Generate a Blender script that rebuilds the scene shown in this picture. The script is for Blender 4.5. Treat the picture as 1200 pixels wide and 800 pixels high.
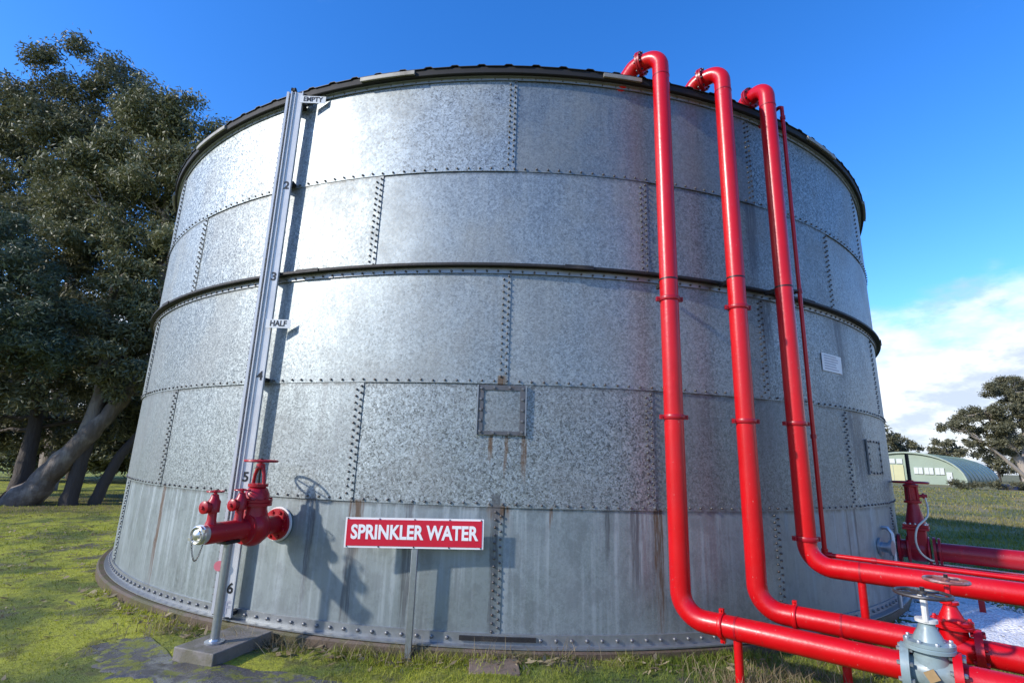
import bpy, math, random
import numpy as np
from mathutils import Vector, Matrix
for o in list(bpy.data.objects): bpy.data.objects.remove(o)
rad = math.radians
scn = bpy.context.scene
COL = scn.collection
PI = math.pi

# ------------------------------------------------------------------ camera
cam = bpy.data.cameras.new('camera'); camo = bpy.data.objects.new('camera', cam); COL.objects.link(camo)
CAMF, PITCH, YAW, ROLL = 605.29, .2235, -.0044, .0316
CAM = Vector((0, -11.4624, 1.5202))
_fw = Vector((math.sin(YAW)*math.cos(PITCH), math.cos(YAW)*math.cos(PITCH), math.sin(PITCH)))
_rt = Vector((math.cos(YAW), -math.sin(YAW), 0)); _up = _rt.cross(_fw)
_r2 = _rt*math.cos(ROLL)+_up*math.sin(ROLL); _u2 = -_rt*math.sin(ROLL)+_up*math.cos(ROLL)
M = Matrix((_r2, _u2, -_fw)).transposed().to_4x4(); M.translation = CAM
camo.matrix_world = M
cam.sensor_width = 36; cam.lens = CAMF/1200*36; cam.clip_end = 6000; cam.clip_start = .05
scn.camera = camo
# ------------------------------------------------------------------ light
SUN_AZ, SUN_EL = 64, 28          # degrees left of straight behind the camera, elevation
SV = Vector((-math.sin(rad(SUN_AZ))*math.cos(rad(SUN_EL)), -math.cos(rad(SUN_AZ))*math.cos(rad(SUN_EL)), math.sin(rad(SUN_EL))))
sun = bpy.data.lights.new('sun', 'SUN'); sun.energy = 2.6; sun.angle = rad(1.6); sun.color = (1, .94, .86)
suno = bpy.data.objects.new('sun', sun); COL.objects.link(suno)
suno.rotation_euler = SV.to_track_quat('Z', 'Y').to_euler(); suno.location = (-20, -20, 30)
scn.view_settings.view_transform = 'Standard'; scn.view_settings.look = 'None'
scn.view_settings.exposure = .92; scn.view_settings.gamma = 1
scn.view_settings.use_curve_mapping = False
scn.cycles.max_bounces = 6; scn.cycles.diffuse_bounces = 3; scn.cycles.glossy_bounces = 3; scn.cycles.transmission_bounces = 2
W = bpy.data.worlds.new('World'); scn.world = W; W.use_nodes = True

class G:
    def __init__(s, nt): s.nt = nt; nt.nodes.clear()
    def n(s, t, ins=None, **pr):
        x = s.nt.nodes.new('ShaderNode'+t)
        for k, v in pr.items(): setattr(x, k, v)
        for k, v in (ins or {}).items():
            if isinstance(v, bpy.types.NodeSocket): s.nt.links.new(v, x.inputs[k])
            else: x.inputs[k].default_value = v
        return x
    def m(s, op, a, b=0., c=None, clamp=False):
        x = s.n('Math', {0: a, 1: b}, operation=op, use_clamp=clamp)
        if c is not None:
            if isinstance(c, bpy.types.NodeSocket): s.nt.links.new(c, x.inputs[2])
            else: x.inputs[2].default_value = c
        return x.outputs[0]
    def vm(s, op, a, b=(0, 0, 0)): return s.n('VectorMath', {0: a, 1: b}, operation=op).outputs[0]
    def mix(s, f, a, b, mode='MIX'):
        x = s.n('Mix', {0: f}, data_type='RGBA', blend_type=mode, clamp_factor=True)
        for i, v in ((6, a), (7, b)):
            if isinstance(v, bpy.types.NodeSocket): s.nt.links.new(v, x.inputs[i])
            else: x.inputs[i].default_value = (*v, 1)
        return x.outputs[2]
    def noise(s, vec, scale, detail=3., rough=.55, w=None):
        return s.n('TexNoise', {'Vector': vec, 'Scale': scale, 'Detail': detail, 'Roughness': rough}).outputs[0]
    def ss(s, x, a, b):            # smoothstep
        return s.n('MapRange', {0: x, 1: a, 2: b, 3: 0., 4: 1.}, interpolation_type='SMOOTHSTEP').outputs[0]
    def comb(s, x, y, z): return s.n('CombineXYZ', {0: x, 1: y, 2: z}).outputs[0]

# ---- sky: Nishita blue with a bank of low cloud
g = G(W.node_tree)
sky = g.n('TexSky', sky_type='NISHITA', sun_disc=False, sun_elevation=rad(SUN_EL), sun_rotation=rad(180+SUN_AZ),
          air_density=1.0, dust_density=.25, ozone_density=4.0, altitude=100)
blue = g.n('HueSaturation', {'Hue': .511, 'Saturation': 1.28, 'Value': 1.22, 'Color': sky.outputs[0]}).outputs[0]
dirv = g.vm('NORMALIZE', g.n('TexCoord').outputs['Generated'])
sx = g.n('SeparateXYZ', {0: dirv})
el = g.m('MULTIPLY', g.m('ARCSINE', sx.outputs[2]), 180/PI)
wv = g.vm('MULTIPLY', dirv, (1, 1, 2.2))
n1 = g.noise(wv, 3.4, 6., .58)
edge = g.m('SUBTRACT', g.m('ADD', 12.0, g.m('MULTIPLY', g.m('SUBTRACT', n1, .5), 26)), el)
cmask = g.m('MULTIPLY', g.ss(edge, -3.0, 3.5), .95)
n2 = g.noise(g.vm('ADD', wv, (3.1, 1.7, .4)), 6.5, 6., .6)
ccol = g.mix(g.ss(n2, .42, .56), (2.5, 2.8, 3.4), (4.2, 4.35, 4.6))
wisp = g.m('MULTIPLY', g.ss(g.noise(g.vm('MULTIPLY', dirv, (1.5, 2.5, 5)), 2.1, 7., .62), .60, .84), .30)
skyc = g.mix(wisp, blue, (3.2, 3.6, 4.3))
skyc = g.mix(cmask, skyc, ccol)
bg = g.n('Background', {'Color': skyc, 'Strength': .145})
g.nt.links.new(bg.outputs[0], g.n('OutputWorld').inputs[0])

# ------------------------------------------------------------------ materials
MAT = {}
def newmat(name):
    m = bpy.data.materials.new(name); m.use_nodes = True; MAT[name] = m
    return m, G(m.node_tree)
def pr(g, **k):
    names = {'c': 'Base Color', 'm': 'Metallic', 'r': 'Roughness', 'n': 'Normal', 's': 'Specular IOR Level', 'coat': 'Coat Weight', 'cr': 'Coat Roughness', 'e': 'Emission Color', 'es': 'Emission Strength'}
    ins = {}
    for a, v in k.items():
        if a in ('c', 'e') and isinstance(v, tuple): v = (*v, 1)
        ins[names[a]] = v
    b = g.n('BsdfPrincipled', ins); o = g.n('OutputMaterial'); g.nt.links.new(b.outputs[0], o.inputs[0]); return b
def bump(g, h, st=.3, dist=.01): return g.n('Bump', {'Height': h, 'Strength': st, 'Distance': dist}).outputs[0]
def simple(name, c, r=.5, metal=0., var=.15, scale=20., coat=0., bmp=0., dirt=None):
    m, g = newmat(name)
    P = g.n('NewGeometry').outputs['Position']
    n = g.noise(P, scale, 4.)
    col = g.mix(n, tuple(x*(1-var) for x in c), tuple(min(1, x*(1+var)) for x in c))
    if dirt:
        d = g.ss(g.noise(P, scale*.35, 5., .65), .52, .72)
        col = g.mix(g.m('MULTIPLY', d, dirt[1]), col, dirt[0])
    k = dict(c=col, r=g.m('ADD', r-.06, g.m('MULTIPLY', n, .12)), m=metal, coat=coat)
    if bmp: k['n'] = bump(g, g.noise(P, scale*3, 4.), bmp, .01)
    pr(g, **k); return m

R, H, CO, SEAM0 = 6.6631, 5.5, 1.1, -.8

def tank_material():
    m, g = newmat('galvanised_plate')
    geo = g.n('NewGeometry'); P = geo.outputs['Position']; s = g.n('SeparateXYZ', {0: P})
    az = g.m('ARCTAN2', s.outputs[0], g.m('MULTIPLY', s.outputs[1], -1.))
    u = g.m('MULTIPLY', az, R); z = s.outputs[2]
    rnd = g.n('ObjectInfo').outputs['Random']
    off = g.m('MULTIPLY', rnd, 37.)
    uv = g.comb(u, z, off)
    low = g.ss(z, 1.13, 1.07)
    # spangle: irregular crystal cells
    warp = g.n('TexNoise', {'Vector': uv, 'Scale': 30., 'Detail': 2.}).outputs[1]
    uvw = g.vm('ADD', uv, g.vm('MULTIPLY', warp, (.035, .035, 0)))
    vo = g.n('TexVoronoi', {'Vector': uvw, 'Scale': 84.}, voronoi_dimensions='3D', feature='F1')
    cell = g.n('SeparateColor', {0: vo.outputs['Color']}).outputs[0]
    vo2 = g.n('TexVoronoi', {'Vector': uvw, 'Scale': 44.}, voronoi_dimensions='3D', feature='F1')
    cell2 = g.n('SeparateColor', {0: vo2.outputs['Color']}).outputs[1]
    sp = g.m('ADD', g.m('MULTIPLY', cell, .7), g.m('MULTIPLY', cell2, .3))
    amp = g.m('MULTIPLY', g.m('SUBTRACT', 1., g.m('MULTIPLY', low, .66)), g.m('ADD', .45, g.m('MULTIPLY', g.m('FRACT', g.m('MULTIPLY', rnd, 7.3)), .75)))
    spc = g.m('MULTIPLY', g.m('SUBTRACT', sp, .5), amp)
    v = g.m('ADD', .285, g.m('MULTIPLY', spc, .42))
    v = g.m('MULTIPLY', v, g.m('ADD', .82, g.m('MULTIPLY', rnd, .34)))
    # weathering
    big = g.noise(g.comb(g.m('MULTIPLY', u, 1.), g.m('MULTIPLY', z, .8), off), 1.3, 5., .6)
    st1 = g.noise(g.comb(g.m('MULTIPLY', u, 7.), g.m('MULTIPLY', z, .35), off), 1., 5., .62)
    st2 = g.noise(g.comb(g.m('MULTIPLY', u, 17.), g.m('MULTIPLY', z, .5), off), 1.2, 4., .6)
    fz = g.m('FRACT', g.m('DIVIDE', z, CO))
    stm = g.m('ADD', .35, g.m('MULTIPLY', fz, .65))
    col = g.comb(g.m('MULTIPLY', v, .93), g.m('MULTIPLY', v, 1.03), g.m('MULTIPLY', v, 1.03))
    dull = g.m('MULTIPLY', g.ss(big, .44, .66), .28)
    col = g.mix(dull, col, (.22, .225, .22))
    col = g.mix(g.m('MULTIPLY', g.m('MULTIPLY', g.ss(st1, .54, .74), stm), g.m('SUBTRACT', .5, g.m('MULTIPLY', low, .15))), col, (.15, .157, .16))
    white = g.m('MULTIPLY', g.m('MULTIPLY', g.ss(st2, .47, .68), stm), g.m('ADD', .12, g.m('MULTIPLY', low, .62)))
    col = g.mix(white, col, (.45, .50, .51))
    lowgrey = g.m('MULTIPLY', low, .5)
    col = g.mix(lowgrey, col, (.285, .335, .345))
    blot = g.noise(g.comb(g.m('MULTIPLY', u, 4.), g.m('MULTIPLY', z, 2.6), off), 1.5, 7., .72)
    col = g.mix(g.m('MULTIPLY', g.ss(blot, .47, .60), g.m('MULTIPLY_ADD', low, .35, .10)), col, (.19, .21, .215))
    lap = g.m('MULTIPLY', g.ss(fz, .955, .992), g.ss(g.noise(g.comb(g.m('MULTIPLY', u, 9.), 0., off), 1., 5., .7), .35, .6))
    col = g.mix(g.m('MULTIPLY', lap, .6), col, (.085, .08, .07))
    # named runs of rust, dirt and painted pipe shadow, each where the photograph has one
    st2w = g.m('SUBTRACT', st2, .5)
    wn = g.m('SUBTRACT', g.noise(g.comb(g.m('MULTIPLY', u, 5.), g.m('MULTIPLY', z, 1.5), .3), 2.2, 3., .7), .5)
    def run(a, hw, z0, z1, wob=.05):
        d = g.m('ABSOLUTE', g.m('MULTIPLY_ADD', wn, wob, g.m('SUBTRACT', u, rad(a)*R)))
        mk = g.ss(d, hw, hw*.45)
        return g.m('MULTIPLY', mk, g.m('MULTIPLY', g.ss(g.m('MULTIPLY_ADD', st2w, (z1-z0)*1.1, z), z0, z0+(z1-z0)*.6), g.ss(z, z1+.02, z1-.01)))
    fine = g.m('ADD', .32, g.ss(g.noise(g.comb(g.m('MULTIPLY', u, 46.), g.m('MULTIPLY', z, 2.2), 1.), 1.5, 5., .7), .36, .60))
    rust = None
    for a in ((-12.1, .10, .50, 1.11, .06), (11.75, .055, -.2, 1.11, .05), (-35.55, .05, -.1, 1.11, .05), (-.8, .12, .95, 1.11, .1),
              (-1.6, .03, 1.45, 1.75, .05), (-.4, .022, 1.3, 1.75, .04), (-.9, .05, 2.12, 2.27, .06), (1.0, .03, 1.2, 1.75, .04), (3.2, .02, .9, 1.11, .02)):
        k = run(*a); rust = k if rust is None else g.m('MAXIMUM', rust, k)
    rust = g.m('MULTIPLY', rust, fine, clamp=True)
    col = g.mix(g.m('MULTIPLY', rust, .9, clamp=True), col, (.085, .045, .018))
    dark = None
    for a in ((-12.3, .06, -.3, .95, .05), (-7.7, .05, -.4, 1.11, .05), (23.0, .10, 3.3, 4.42, .05), (24.0, .12, 2.2, 3.32, .1), (35.2, .03, -.5, 1.11, .02),  # the tall pair behind the right riser is pipe shadow painted into the colour
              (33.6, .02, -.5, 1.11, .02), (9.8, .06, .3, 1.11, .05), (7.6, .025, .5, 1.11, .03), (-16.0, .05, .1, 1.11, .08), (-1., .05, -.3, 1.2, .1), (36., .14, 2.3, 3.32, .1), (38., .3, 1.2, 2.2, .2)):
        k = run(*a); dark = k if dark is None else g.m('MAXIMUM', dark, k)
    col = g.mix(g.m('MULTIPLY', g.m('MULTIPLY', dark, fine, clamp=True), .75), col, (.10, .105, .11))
    # pieces tilt a little, crystal by crystal, so the reflections sparkle
    tilt = g.vm('MULTIPLY', g.vm('SUBTRACT', vo.outputs['Color'], (.5, .5, .5)), (.12, .12, .12))
    tl = g.n('VectorMath', {0: tilt, 3: amp}, operation='SCALE').outputs[0]
    dent = g.n('TexNoise', {'Vector': g.comb(u, g.m('MULTIPLY', z, .6), off), 'Scale': 2.1, 'Detail': 2.}).outputs[1]
    dn = g.vm('MULTIPLY', g.vm('SUBTRACT', dent, (.5, .5, .5)), (.11, .11, .06))
    nrm = g.vm('NORMALIZE', g.vm('ADD', g.vm('ADD', geo.outputs['Normal'], tl), dn))
    rough = g.m('ADD', g.m('ADD', .47, g.m('MULTIPLY', cell, .10)), g.m('MULTIPLY', g.m('ADD', dull, white), .25))
    rough = g.m('ADD', rough, g.m('MULTIPLY', rust, .3))
    metal = g.m('SUBTRACT', .76, g.m('ADD', g.m('MULTIPLY', rust, .8), g.m('ADD', g.m('MULTIPLY', white, .45), g.m('MULTIPLY', dull, .35))), clamp=True)
    pr(g, c=col, m=metal, r=rough, n=nrm)
    return m
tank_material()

def red_material(name, c, r=.3, chips=.35):
    m, g = newmat(name)
    P = g.n('NewGeometry').outputs['Position']
    n = g.noise(P, 3.5, 5.)
    col = g.mix(n, tuple(x*.78 for x in c), tuple(min(1, x*1.15) for x in c))
    fade = g.m('MULTIPLY', g.ss(g.noise(P, 1.3, 5., .65), .48, .70), .30)
    col = g.mix(fade, col, (c[0]*1.05, c[1]+.022, c[2]+.03))
    st = g.noise(g.vm('MULTIPLY', P, (22., 22., 1.1)), 1., 5., .65)
    dirt = g.m('MULTIPLY', g.ss(st, .58, .76), chips)
    col = g.mix(dirt, col, (.20, .020, .016))
    fl = g.m('MULTIPLY', g.ss(g.noise(P, 55., 3., .6), .70, .725), min(1., chips*1.6))
    col = g.mix(fl, col, (.42, .30, .27))
    rr = g.m('ADD', g.m('ADD', r-.08, g.m('MULTIPLY', g.noise(P, 5., 5., .6), .22)), g.m('MULTIPLY', dirt, .5))
    pr(g, c=col, r=rr, s=.4, coat=.08, cr=.2, n=bump(g, g.m('ADD', g.noise(P, 34., 3.), g.m('MULTIPLY', g.noise(P, 4., 2.), 2.)), .14, .008))
    return m
red_material('red_paint', (.54, .0012, .005), .30)
red_material('dark_red_paint', (.36, .003, .012), .36, .6)
simple('bolt_steel', (.125, .12, .115), .5, .6, .5, 60., dirt=((.12, .06, .03), .8))
simple('zinc_bolt', (.20, .20, .20), .45, .7, .3, 60.)
simple('dark_angle', (.014, .013, .013), .65, .1, .4, 12., bmp=.3, dirt=((.06, .05, .04), .5))
simple('roof_edge_black', (.008, .008, .009), .75, 0., .3, 9.)
simple('roof_sheet', (.035, .036, .038), .6, .2, .3, 7.)
simple('flashing', (.30, .285, .25), .55, .3, .25, 14., dirt=((.15, .13, .10), .7))
simple('galv_angle', (.30, .315, .32), .45, .7, .25, 18., dirt=((.24, .24, .24), .6))
simple('galv_steel', (.40, .42, .44), .38, .8, .2, 40.)
simple('gauge_paint', (.60, .60, .60), .38, .15, .08, 8., dirt=((.42, .42, .44), .35))
simple('gauge_dark', (.05, .05, .055), .5, .2, .2, 20.)
simple('white_plate', (.74, .74, .72), .45, 0., .08, 12., dirt=((.55, .53, .5), .4))
simple('black_ink', (.012, .012, .014), .5, 0., .1, 10.)
simple('faded_ink', (.36, .36, .40), .5, 0., .1, 10.)
simple('sign_red', (.58, .008, .035), .35, 0., .10, 5., coat=.2)
simple('sign_white', (.82, .80, .78), .35, 0., .05, 8.)
simple('silver_cast', (.62, .62, .60), .30, .85, .2, 40.)
simple('chain_steel', (.16, .15, .14), .45, .7, .3, 40.)
simple('grey_green_paint', (.22, .29, .30), .38, 0., .15, 9., coat=.2, dirt=((.10, .09, .07), .7))
simple('stem_black', (.02, .018, .018), .4, .3, .3, 30.)
simple('worn_wheel', (.25, .10, .09), .5, .2, .6, 25., dirt=((.55, .50, .48), .8))
simple('dark_wheel', (.07, .065, .065), .45, .5, .5, 25., dirt=((.35, .34, .33), .8))
simple('white_yoke', (.62, .61, .57), .5, 0., .15, 25., dirt=((.25, .2, .15), .8))
simple('hose_white', (.62, .58, .46), .45, 0., .1, 30.)
simple('pink_disc', (.62, .17, .20), .45, 0., .15, 30.)
simple('hangar_roof', (.15, .215, .175), .5, .2, .2, .6, dirt=((.22, .30, .25), .5))
simple('hangar_wall', (.25, .31, .235), .6, 0., .15, .8, dirt=((.30, .36, .28), .5))
simple('hangar_trim', (.36, .42, .33), .6, 0., .1, 2.)
simple('hangar_door', (.46, .44, .24), .5, 0., .1, 1.)
simple('hangar_window', (.55, .57, .55), .25, 0., .06, 1.)
simple('blue_sheet', (.035, .06, .17), .45, .1, .2, .8)

def concrete(name, c, moss, wet=.0):
    m, g = newmat(name)
    P = g.n('NewGeometry').outputs['Position']
    n = g.noise(P, 5., 6., .65); f = g.noise(P, 60., 4., .7)
    col = g.mix(n, tuple(x*.6 for x in c), tuple(x*1.25 for x in c))
    col = g.mix(g.m('MULTIPLY', g.ss(f, .55, .75), .4), col, tuple(x*.45 for x in c))
    mk = g.ss(g.noise(P, 3.1, 6., .68), .46, .60)
    col = g.mix(g.m('MULTIPLY', mk, moss), col, (.075, .070, .016))
    pr(g, c=col, r=g.m('SUBTRACT', .8-wet, g.m('MULTIPLY', n, .25)), n=bump(g, g.m('ADD', f, n), .5, .012))
concrete('plinth_concrete', (.115, .080, .052), .8, .12)
concrete('pad_concrete', (.19, .170, .145), .5)
concrete('slab_concrete', (.21, .15, .11), .15)

# ---- ground cover colours, shared by the soil sheet and the blades so that they agree
def turf_colour(g, P):
    s = g.n('SeparateXYZ', {0: P})
    flat = g.comb(s.outputs[0], s.outputs[1], 0.)
    a = g.noise(flat, .9, 5., .62); b = g.noise(flat, 3.3, 5., .6); c = g.noise(g.vm('ADD', flat, (7.3, 2.1, 0)), .35, 4., .5)
    col = g.mix(g.ss(a, .36, .58), (.110, .150, .016), (.400, .410, .030))     # green to yellow moss
    col = g.mix(g.m('MULTIPLY', g.ss(b, .50, .66), .75), col, (.090, .085, .024))
    right = g.ss(s.outputs[0], -2., 1.2)                                        # proper grass in front and right
    col = g.mix(right, col, g.mix(g.ss(a, .36, .66), (.090, .145, .018), (.260, .275, .040)))
    r = g.vm('DISTANCE', flat, (0, 0, 0)) if False else g.n('VectorMath', {0: flat, 1: (0, -6, 0)}, operation='DISTANCE').outputs['Value']
    far = g.ss(r, 10., 22.)
    dry = g.mix(g.ss(c, .40, .60), (.125, .130, .036), (.300, .230, .095))
    dry = g.mix(g.m('MULTIPLY', g.ss(g.noise(flat, .12, 4., .6), .45, .6), .5), dry, (.14, .155, .04))
    rightfar = g.m('MULTIPLY', far, g.ss(s.outputs[0], 0., 8.))
    col = g.mix(rightfar, col, dry)
    return col, a, b, flat
def ground_material():
    m, g = newmat('ground_turf')
    P = g.n('NewGeometry').outputs['Position']
    col, a, b, flat = turf_colour(g, P)
    f = g.noise(flat, 28., 5., .7); e = g.noise(flat, 110., 3., .7)
    col = g.mix(g.m('MULTIPLY', g.ss(f, .42, .64), .40), col, (.060, .052, .020))
    soil = g.ss(g.noise(g.vm('ADD', flat, (3.7, 9.2, 0)), 1.15, 5., .62), .53, .63)
    near = g.ss(g.n('VectorMath', {0: flat, 1: (-2, -6, 0)}, operation='DISTANCE').outputs['Value'], 14., 7.)
    soil = g.m('MULTIPLY', soil, near)
    col = g.mix(g.m('MULTIPLY', soil, .85), col, g.mix(e, (.040, .034, .026), (.125, .110, .095)))
    s = g.n('SeparateXYZ', {0: P})
    litter = g.m('MULTIPLY', g.ss(g.n('VectorMath', {0: flat, 1: (-14, 5.3, 0)}, operation='DISTANCE').outputs['Value'], 5.6, 2.0), g.ss(f, .30, .55))
    col = g.mix(g.m('MULTIPLY', litter, .85), col, (.115, .070, .040))
    h = g.m('ADD', g.m('ADD', f, g.m('MULTIPLY', e, .5)), g.m('MULTIPLY', b, 1.2))
    pr(g, c=col, r=.85, n=bump(g, h, .8, .05))
ground_material()
def blade_material(name, dry=0.):
    m, g = newmat(name)
    P = g.n('NewGeometry').outputs['Position']
    col, a, b, flat = turf_colour(g, P)
    rv = g.n('Attribute', attribute_name='rnd').outputs['Fac']
    col = g.mix(g.m('MULTIPLY', rv, .45), col, g.mix(rv, (.11, .15, .02), (.36, .36, .06)))
    if dry: col = g.mix(rv, (.17, .125, .065), (.42, .34, .20))
    d = g.n('BsdfPrincipled', {'Base Color': col, 'Roughness': .6, 'Specular IOR Level': .25})
    t = g.n('BsdfTranslucent', {'Color': col})
    mx = g.n('MixShader', {0: .3, 1: d.outputs[0], 2: t.outputs[0]}); g.nt.links.new(mx.outputs[0], g.n('OutputMaterial').inputs[0])
blade_material('grass_blades'); blade_material('dry_blades', 1.)
def mud_material():
    m, g = newmat('wet_mud')
    P = g.n('NewGeometry').outputs['Position']
    f = g.noise(P, 22., 6., .7); n = g.noise(P, 5., 4.)
    col = g.mix(f, (.035, .032, .028), (.115, .108, .10))
    moss = g.m('MULTIPLY', g.ss(g.noise(P, 7., 6., .68), .50, .58), .95)
    col = g.mix(moss, col, (.150, .160, .022))
    wet = g.ss(n, .42, .58)
    pr(g, c=col, r=g.m('ADD', g.m('SUBTRACT', .62, g.m('MULTIPLY', wet, .45)), g.m('MULTIPLY', moss, .4)), n=bump(g, f, g.m('SUBTRACT', .8, g.m('MULTIPLY', wet, .55)), .02))
mud_material()
def gravel_material():
    m, g = newmat('white_gravel')
    P = g.n('NewGeometry').outputs['Position']
    vo = g.n('TexVoronoi', {'Vector': P, 'Scale': 34.}); c = g.n('SeparateColor', {0: vo.outputs['Color']}).outputs[0]
    col = g.mix(c, (.74, .74, .73), (.90, .90, .89))
    col = g.mix(g.m('MULTIPLY', g.ss(g.noise(P, 7., 5., .65), .55, .70), .6), col, (.30, .29, .26))
    pr(g, c=col, r=.85, n=bump(g, g.m('SUBTRACT', 1., vo.outputs[0]), .9, .02))
gravel_material()
def leaf_material(name, a, b, c, gloss=.55):
    m, g = newmat(name)
    rv = g.n('Attribute', attribute_name='rnd').outputs['Fac']
    P = g.n('NewGeometry').outputs['Position']
    col = g.mix(rv, a, b)
    col = g.mix(g.m('MULTIPLY', g.ss(g.noise(P, .9, 3.), .45, .62), .6), col, c)
    d = g.n('BsdfPrincipled', {'Base Color': col, 'Roughness': gloss, 'Specular IOR Level': .5})
    t = g.n('BsdfTranslucent', {'Color': col})
    mx = g.n('MixShader', {0: .22, 1: d.outputs[0], 2: t.outputs[0]}); g.nt.links.new(mx.outputs[0], g.n('OutputMaterial').inputs[0])
leaf_material('gum_leaf_olive', (.080, .092, .032), (.245, .240, .115), (.165, .168, .070))
leaf_material('gum_leaf_dark', (.070, .080, .034), (.210, .205, .105), (.140, .142, .062))
leaf_material('acacia_leaf', (.046, .070, .042), (.120, .155, .090), (.080, .110, .062))
leaf_material('far_leaf', (.080, .085, .042), (.190, .175, .095), (.130, .125, .065), .6)
leaf_material('light_gum_leaf', (.080, .105, .024), (.180, .200, .055), (.130, .160, .036))
def bark_material(name, a, b, c):
    m, g = newmat(name)
    P = g.n('NewGeometry').outputs['Position']
    st = g.noise(g.vm('MULTIPLY', P, (1, 1, .22)), 9., 5., .6); pt = g.noise(P, 1.6, 4., .6)
    col = g.mix(st, a, b); col = g.mix(g.ss(pt, .45, .60), col, c)
    pr(g, c=col, r=.8, n=bump(g, st, .8, .06))
bark_material('gum_bark', (.050, .038, .030), (.190, .150, .120), (.240, .200, .160))
bark_material('dark_bark', (.020, .015, .012), (.090, .070, .055), (.050, .038, .030))
bark_material('pale_bark', (.25, .21, .17), (.48, .42, .35), (.38, .32, .26))

# ------------------------------------------------------------------ mesh helpers
class MB:
    def __init__(s): s.v = []; s.f = []
    def add(s, V, F):
        b = len(s.v); s.v += [tuple(p) for p in V]; s.f += [tuple(i+b for i in f) for f in F]
    def box(s, c, h, ax=None):
        c = Vector(c); ax = ax or (Vector((1, 0, 0)), Vector((0, 1, 0)), Vector((0, 0, 1)))
        V = [c+ax[0]*h[0]*x+ax[1]*h[1]*y+ax[2]*h[2]*z for z in (-1, 1) for y in (-1, 1) for x in (-1, 1)]
        s.add(V, [(0, 2, 3, 1), (4, 5, 7, 6), (0, 1, 5, 4), (2, 6, 7, 3), (0, 4, 6, 2), (1, 3, 7, 5)]); return s
    def tube(s, pts, r, n=14, cap=True, closed=False):
        pts = [Vector(p) for p in pts]; k = len(pts)
        rr = r if isinstance(r, (list, tuple)) else [r]*k
        T = []
        for i in range(k):
            a = pts[(i-1) % k] if (closed or i > 0) else pts[i]; b = pts[(i+1) % k] if (closed or i < k-1) else pts[i]
            T.append((b-a).normalized())
        ref = Vector((0, 0, 1)) if abs(T[0].z) < .9 else Vector((1, 0, 0))
        u = (ref-T[0]*ref.dot(T[0])).normalized(); V = []
        for i in range(k):
            u = (u-T[i]*u.dot(T[i])).normalized(); w = T[i].cross(u)
            V += [pts[i]+(u*math.cos(2*PI*j/n)+w*math.sin(2*PI*j/n))*rr[i] for j in range(n)]
        F = []
        for i in range(k if closed else k-1):
            for j in range(n):
                a = i*n+j; b = i*n+(j+1) % n; i2 = (i+1) % k
                F.append((a, b, i2*n+(j+1) % n, i2*n+j))
        if cap and not closed: F += [tuple(range(n-1, -1, -1)), tuple((k-1)*n+j for j in range(n))]
        s.add(V, F); return s
    def lathe(s, o, axis, prof, n=24):
        o = Vector(o); a = Vector(axis).normalized()
        ref = Vector((0, 0, 1)) if abs(a.z) < .9 else Vector((1, 0, 0))
        u = (ref-a*ref.dot(a)).normalized(); w = a.cross(u); V = []; F = []
        for r, h in prof: V += [o+a*h+(u*math.cos(2*PI*j/n)+w*math.sin(2*PI*j/n))*max(r, 1e-4) for j in range(n)]
        k = len(prof)
        for i in range(k-1):
            for j in range(n): F.append((i*n+j, i*n+(j+1) % n, (i+1)*n+(j+1) % n, (i+1)*n+j))
        F += [tuple(range(n-1, -1, -1)), tuple((k-1)*n+j for j in range(n))]
        s.add(V, F); return s
    def torus(s, c, axis, Rr, r, n=36, m=10):
        a = Vector(axis).normalized(); ref = Vector((0, 0, 1)) if abs(a.z) < .9 else Vector((1, 0, 0))
        u = (ref-a*ref.dot(a)).normalized(); w = a.cross(u)
        return s.tube([Vector(c)+(u*math.cos(2*PI*i/n)+w*math.sin(2*PI*i/n))*Rr for i in range(n)], r, m, closed=True)
    def bolt(s, c, axis, r=.013, h=.014):
        return s.lathe(c, axis, [(r, -.004), (r, h*.8), (r*.8, h)], 6)
    def arc(s, a0, a1, prof, step=1.):     # closed profile (r,z) swept round the tank axis between azimuths (degrees)
        n = max(2, int(abs(a1-a0)/step)+1); k = len(prof); V = []; F = []
        full = abs(a1-a0) > 359.9
        m = n-1 if full else n
        for i in range(m):
            t = rad(a0+(a1-a0)*i/(n-1))
            V += [(r*math.sin(t), -r*math.cos(t), z) for r, z in prof]
        for i in range(n-1):
            i2 = (i+1) % m
            for j in range(k): F.append((i*k+j, i2*k+j, i2*k+(j+1) % k, i*k+(j+1) % k))
        if not full: F += [tuple(range(k)), tuple((n-1)*k+j for j in range(k-1, -1, -1))]
        s.add(V, F); return s
    def mesh(s, name, smooth=35):
        me = bpy.data.meshes.new(name); me.from_pydata(s.v, [], s.f); me.validate()
        import bmesh
        b = bmesh.new(); b.from_mesh(me); bmesh.ops.recalc_face_normals(b, faces=b.faces); b.to_mesh(me); b.free()
        if smooth:
            me.shade_smooth(); me.set_sharp_from_angle(angle=rad(smooth))
        return me
    def build(s, name, mat, parent=None, bevel=0., smooth=35):
        return link(name, s.mesh(name, smooth), mat, parent, bevel)
def link(name, me, mat, parent=None, bevel=0.):
    o = bpy.data.objects.new(name, me); COL.objects.link(o)
    if mat and not me.materials: me.materials.append(MAT[mat])
    if parent is not None:
        o.parent = parent; o.matrix_parent_inverse = Matrix.Translation(parent.location).inverted()
    if bevel:
        b = o.modifiers.new('bevel', 'BEVEL'); b.width = bevel; b.segments = 2; b.limit_method = 'ANGLE'; b.angle_limit = rad(50)
    return o
def tag(o, label, cat, group=None, kind=None):
    o['label'] = label; o['category'] = cat
    if group: o['group'] = group
    if kind: o['kind'] = kind
    return o
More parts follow.
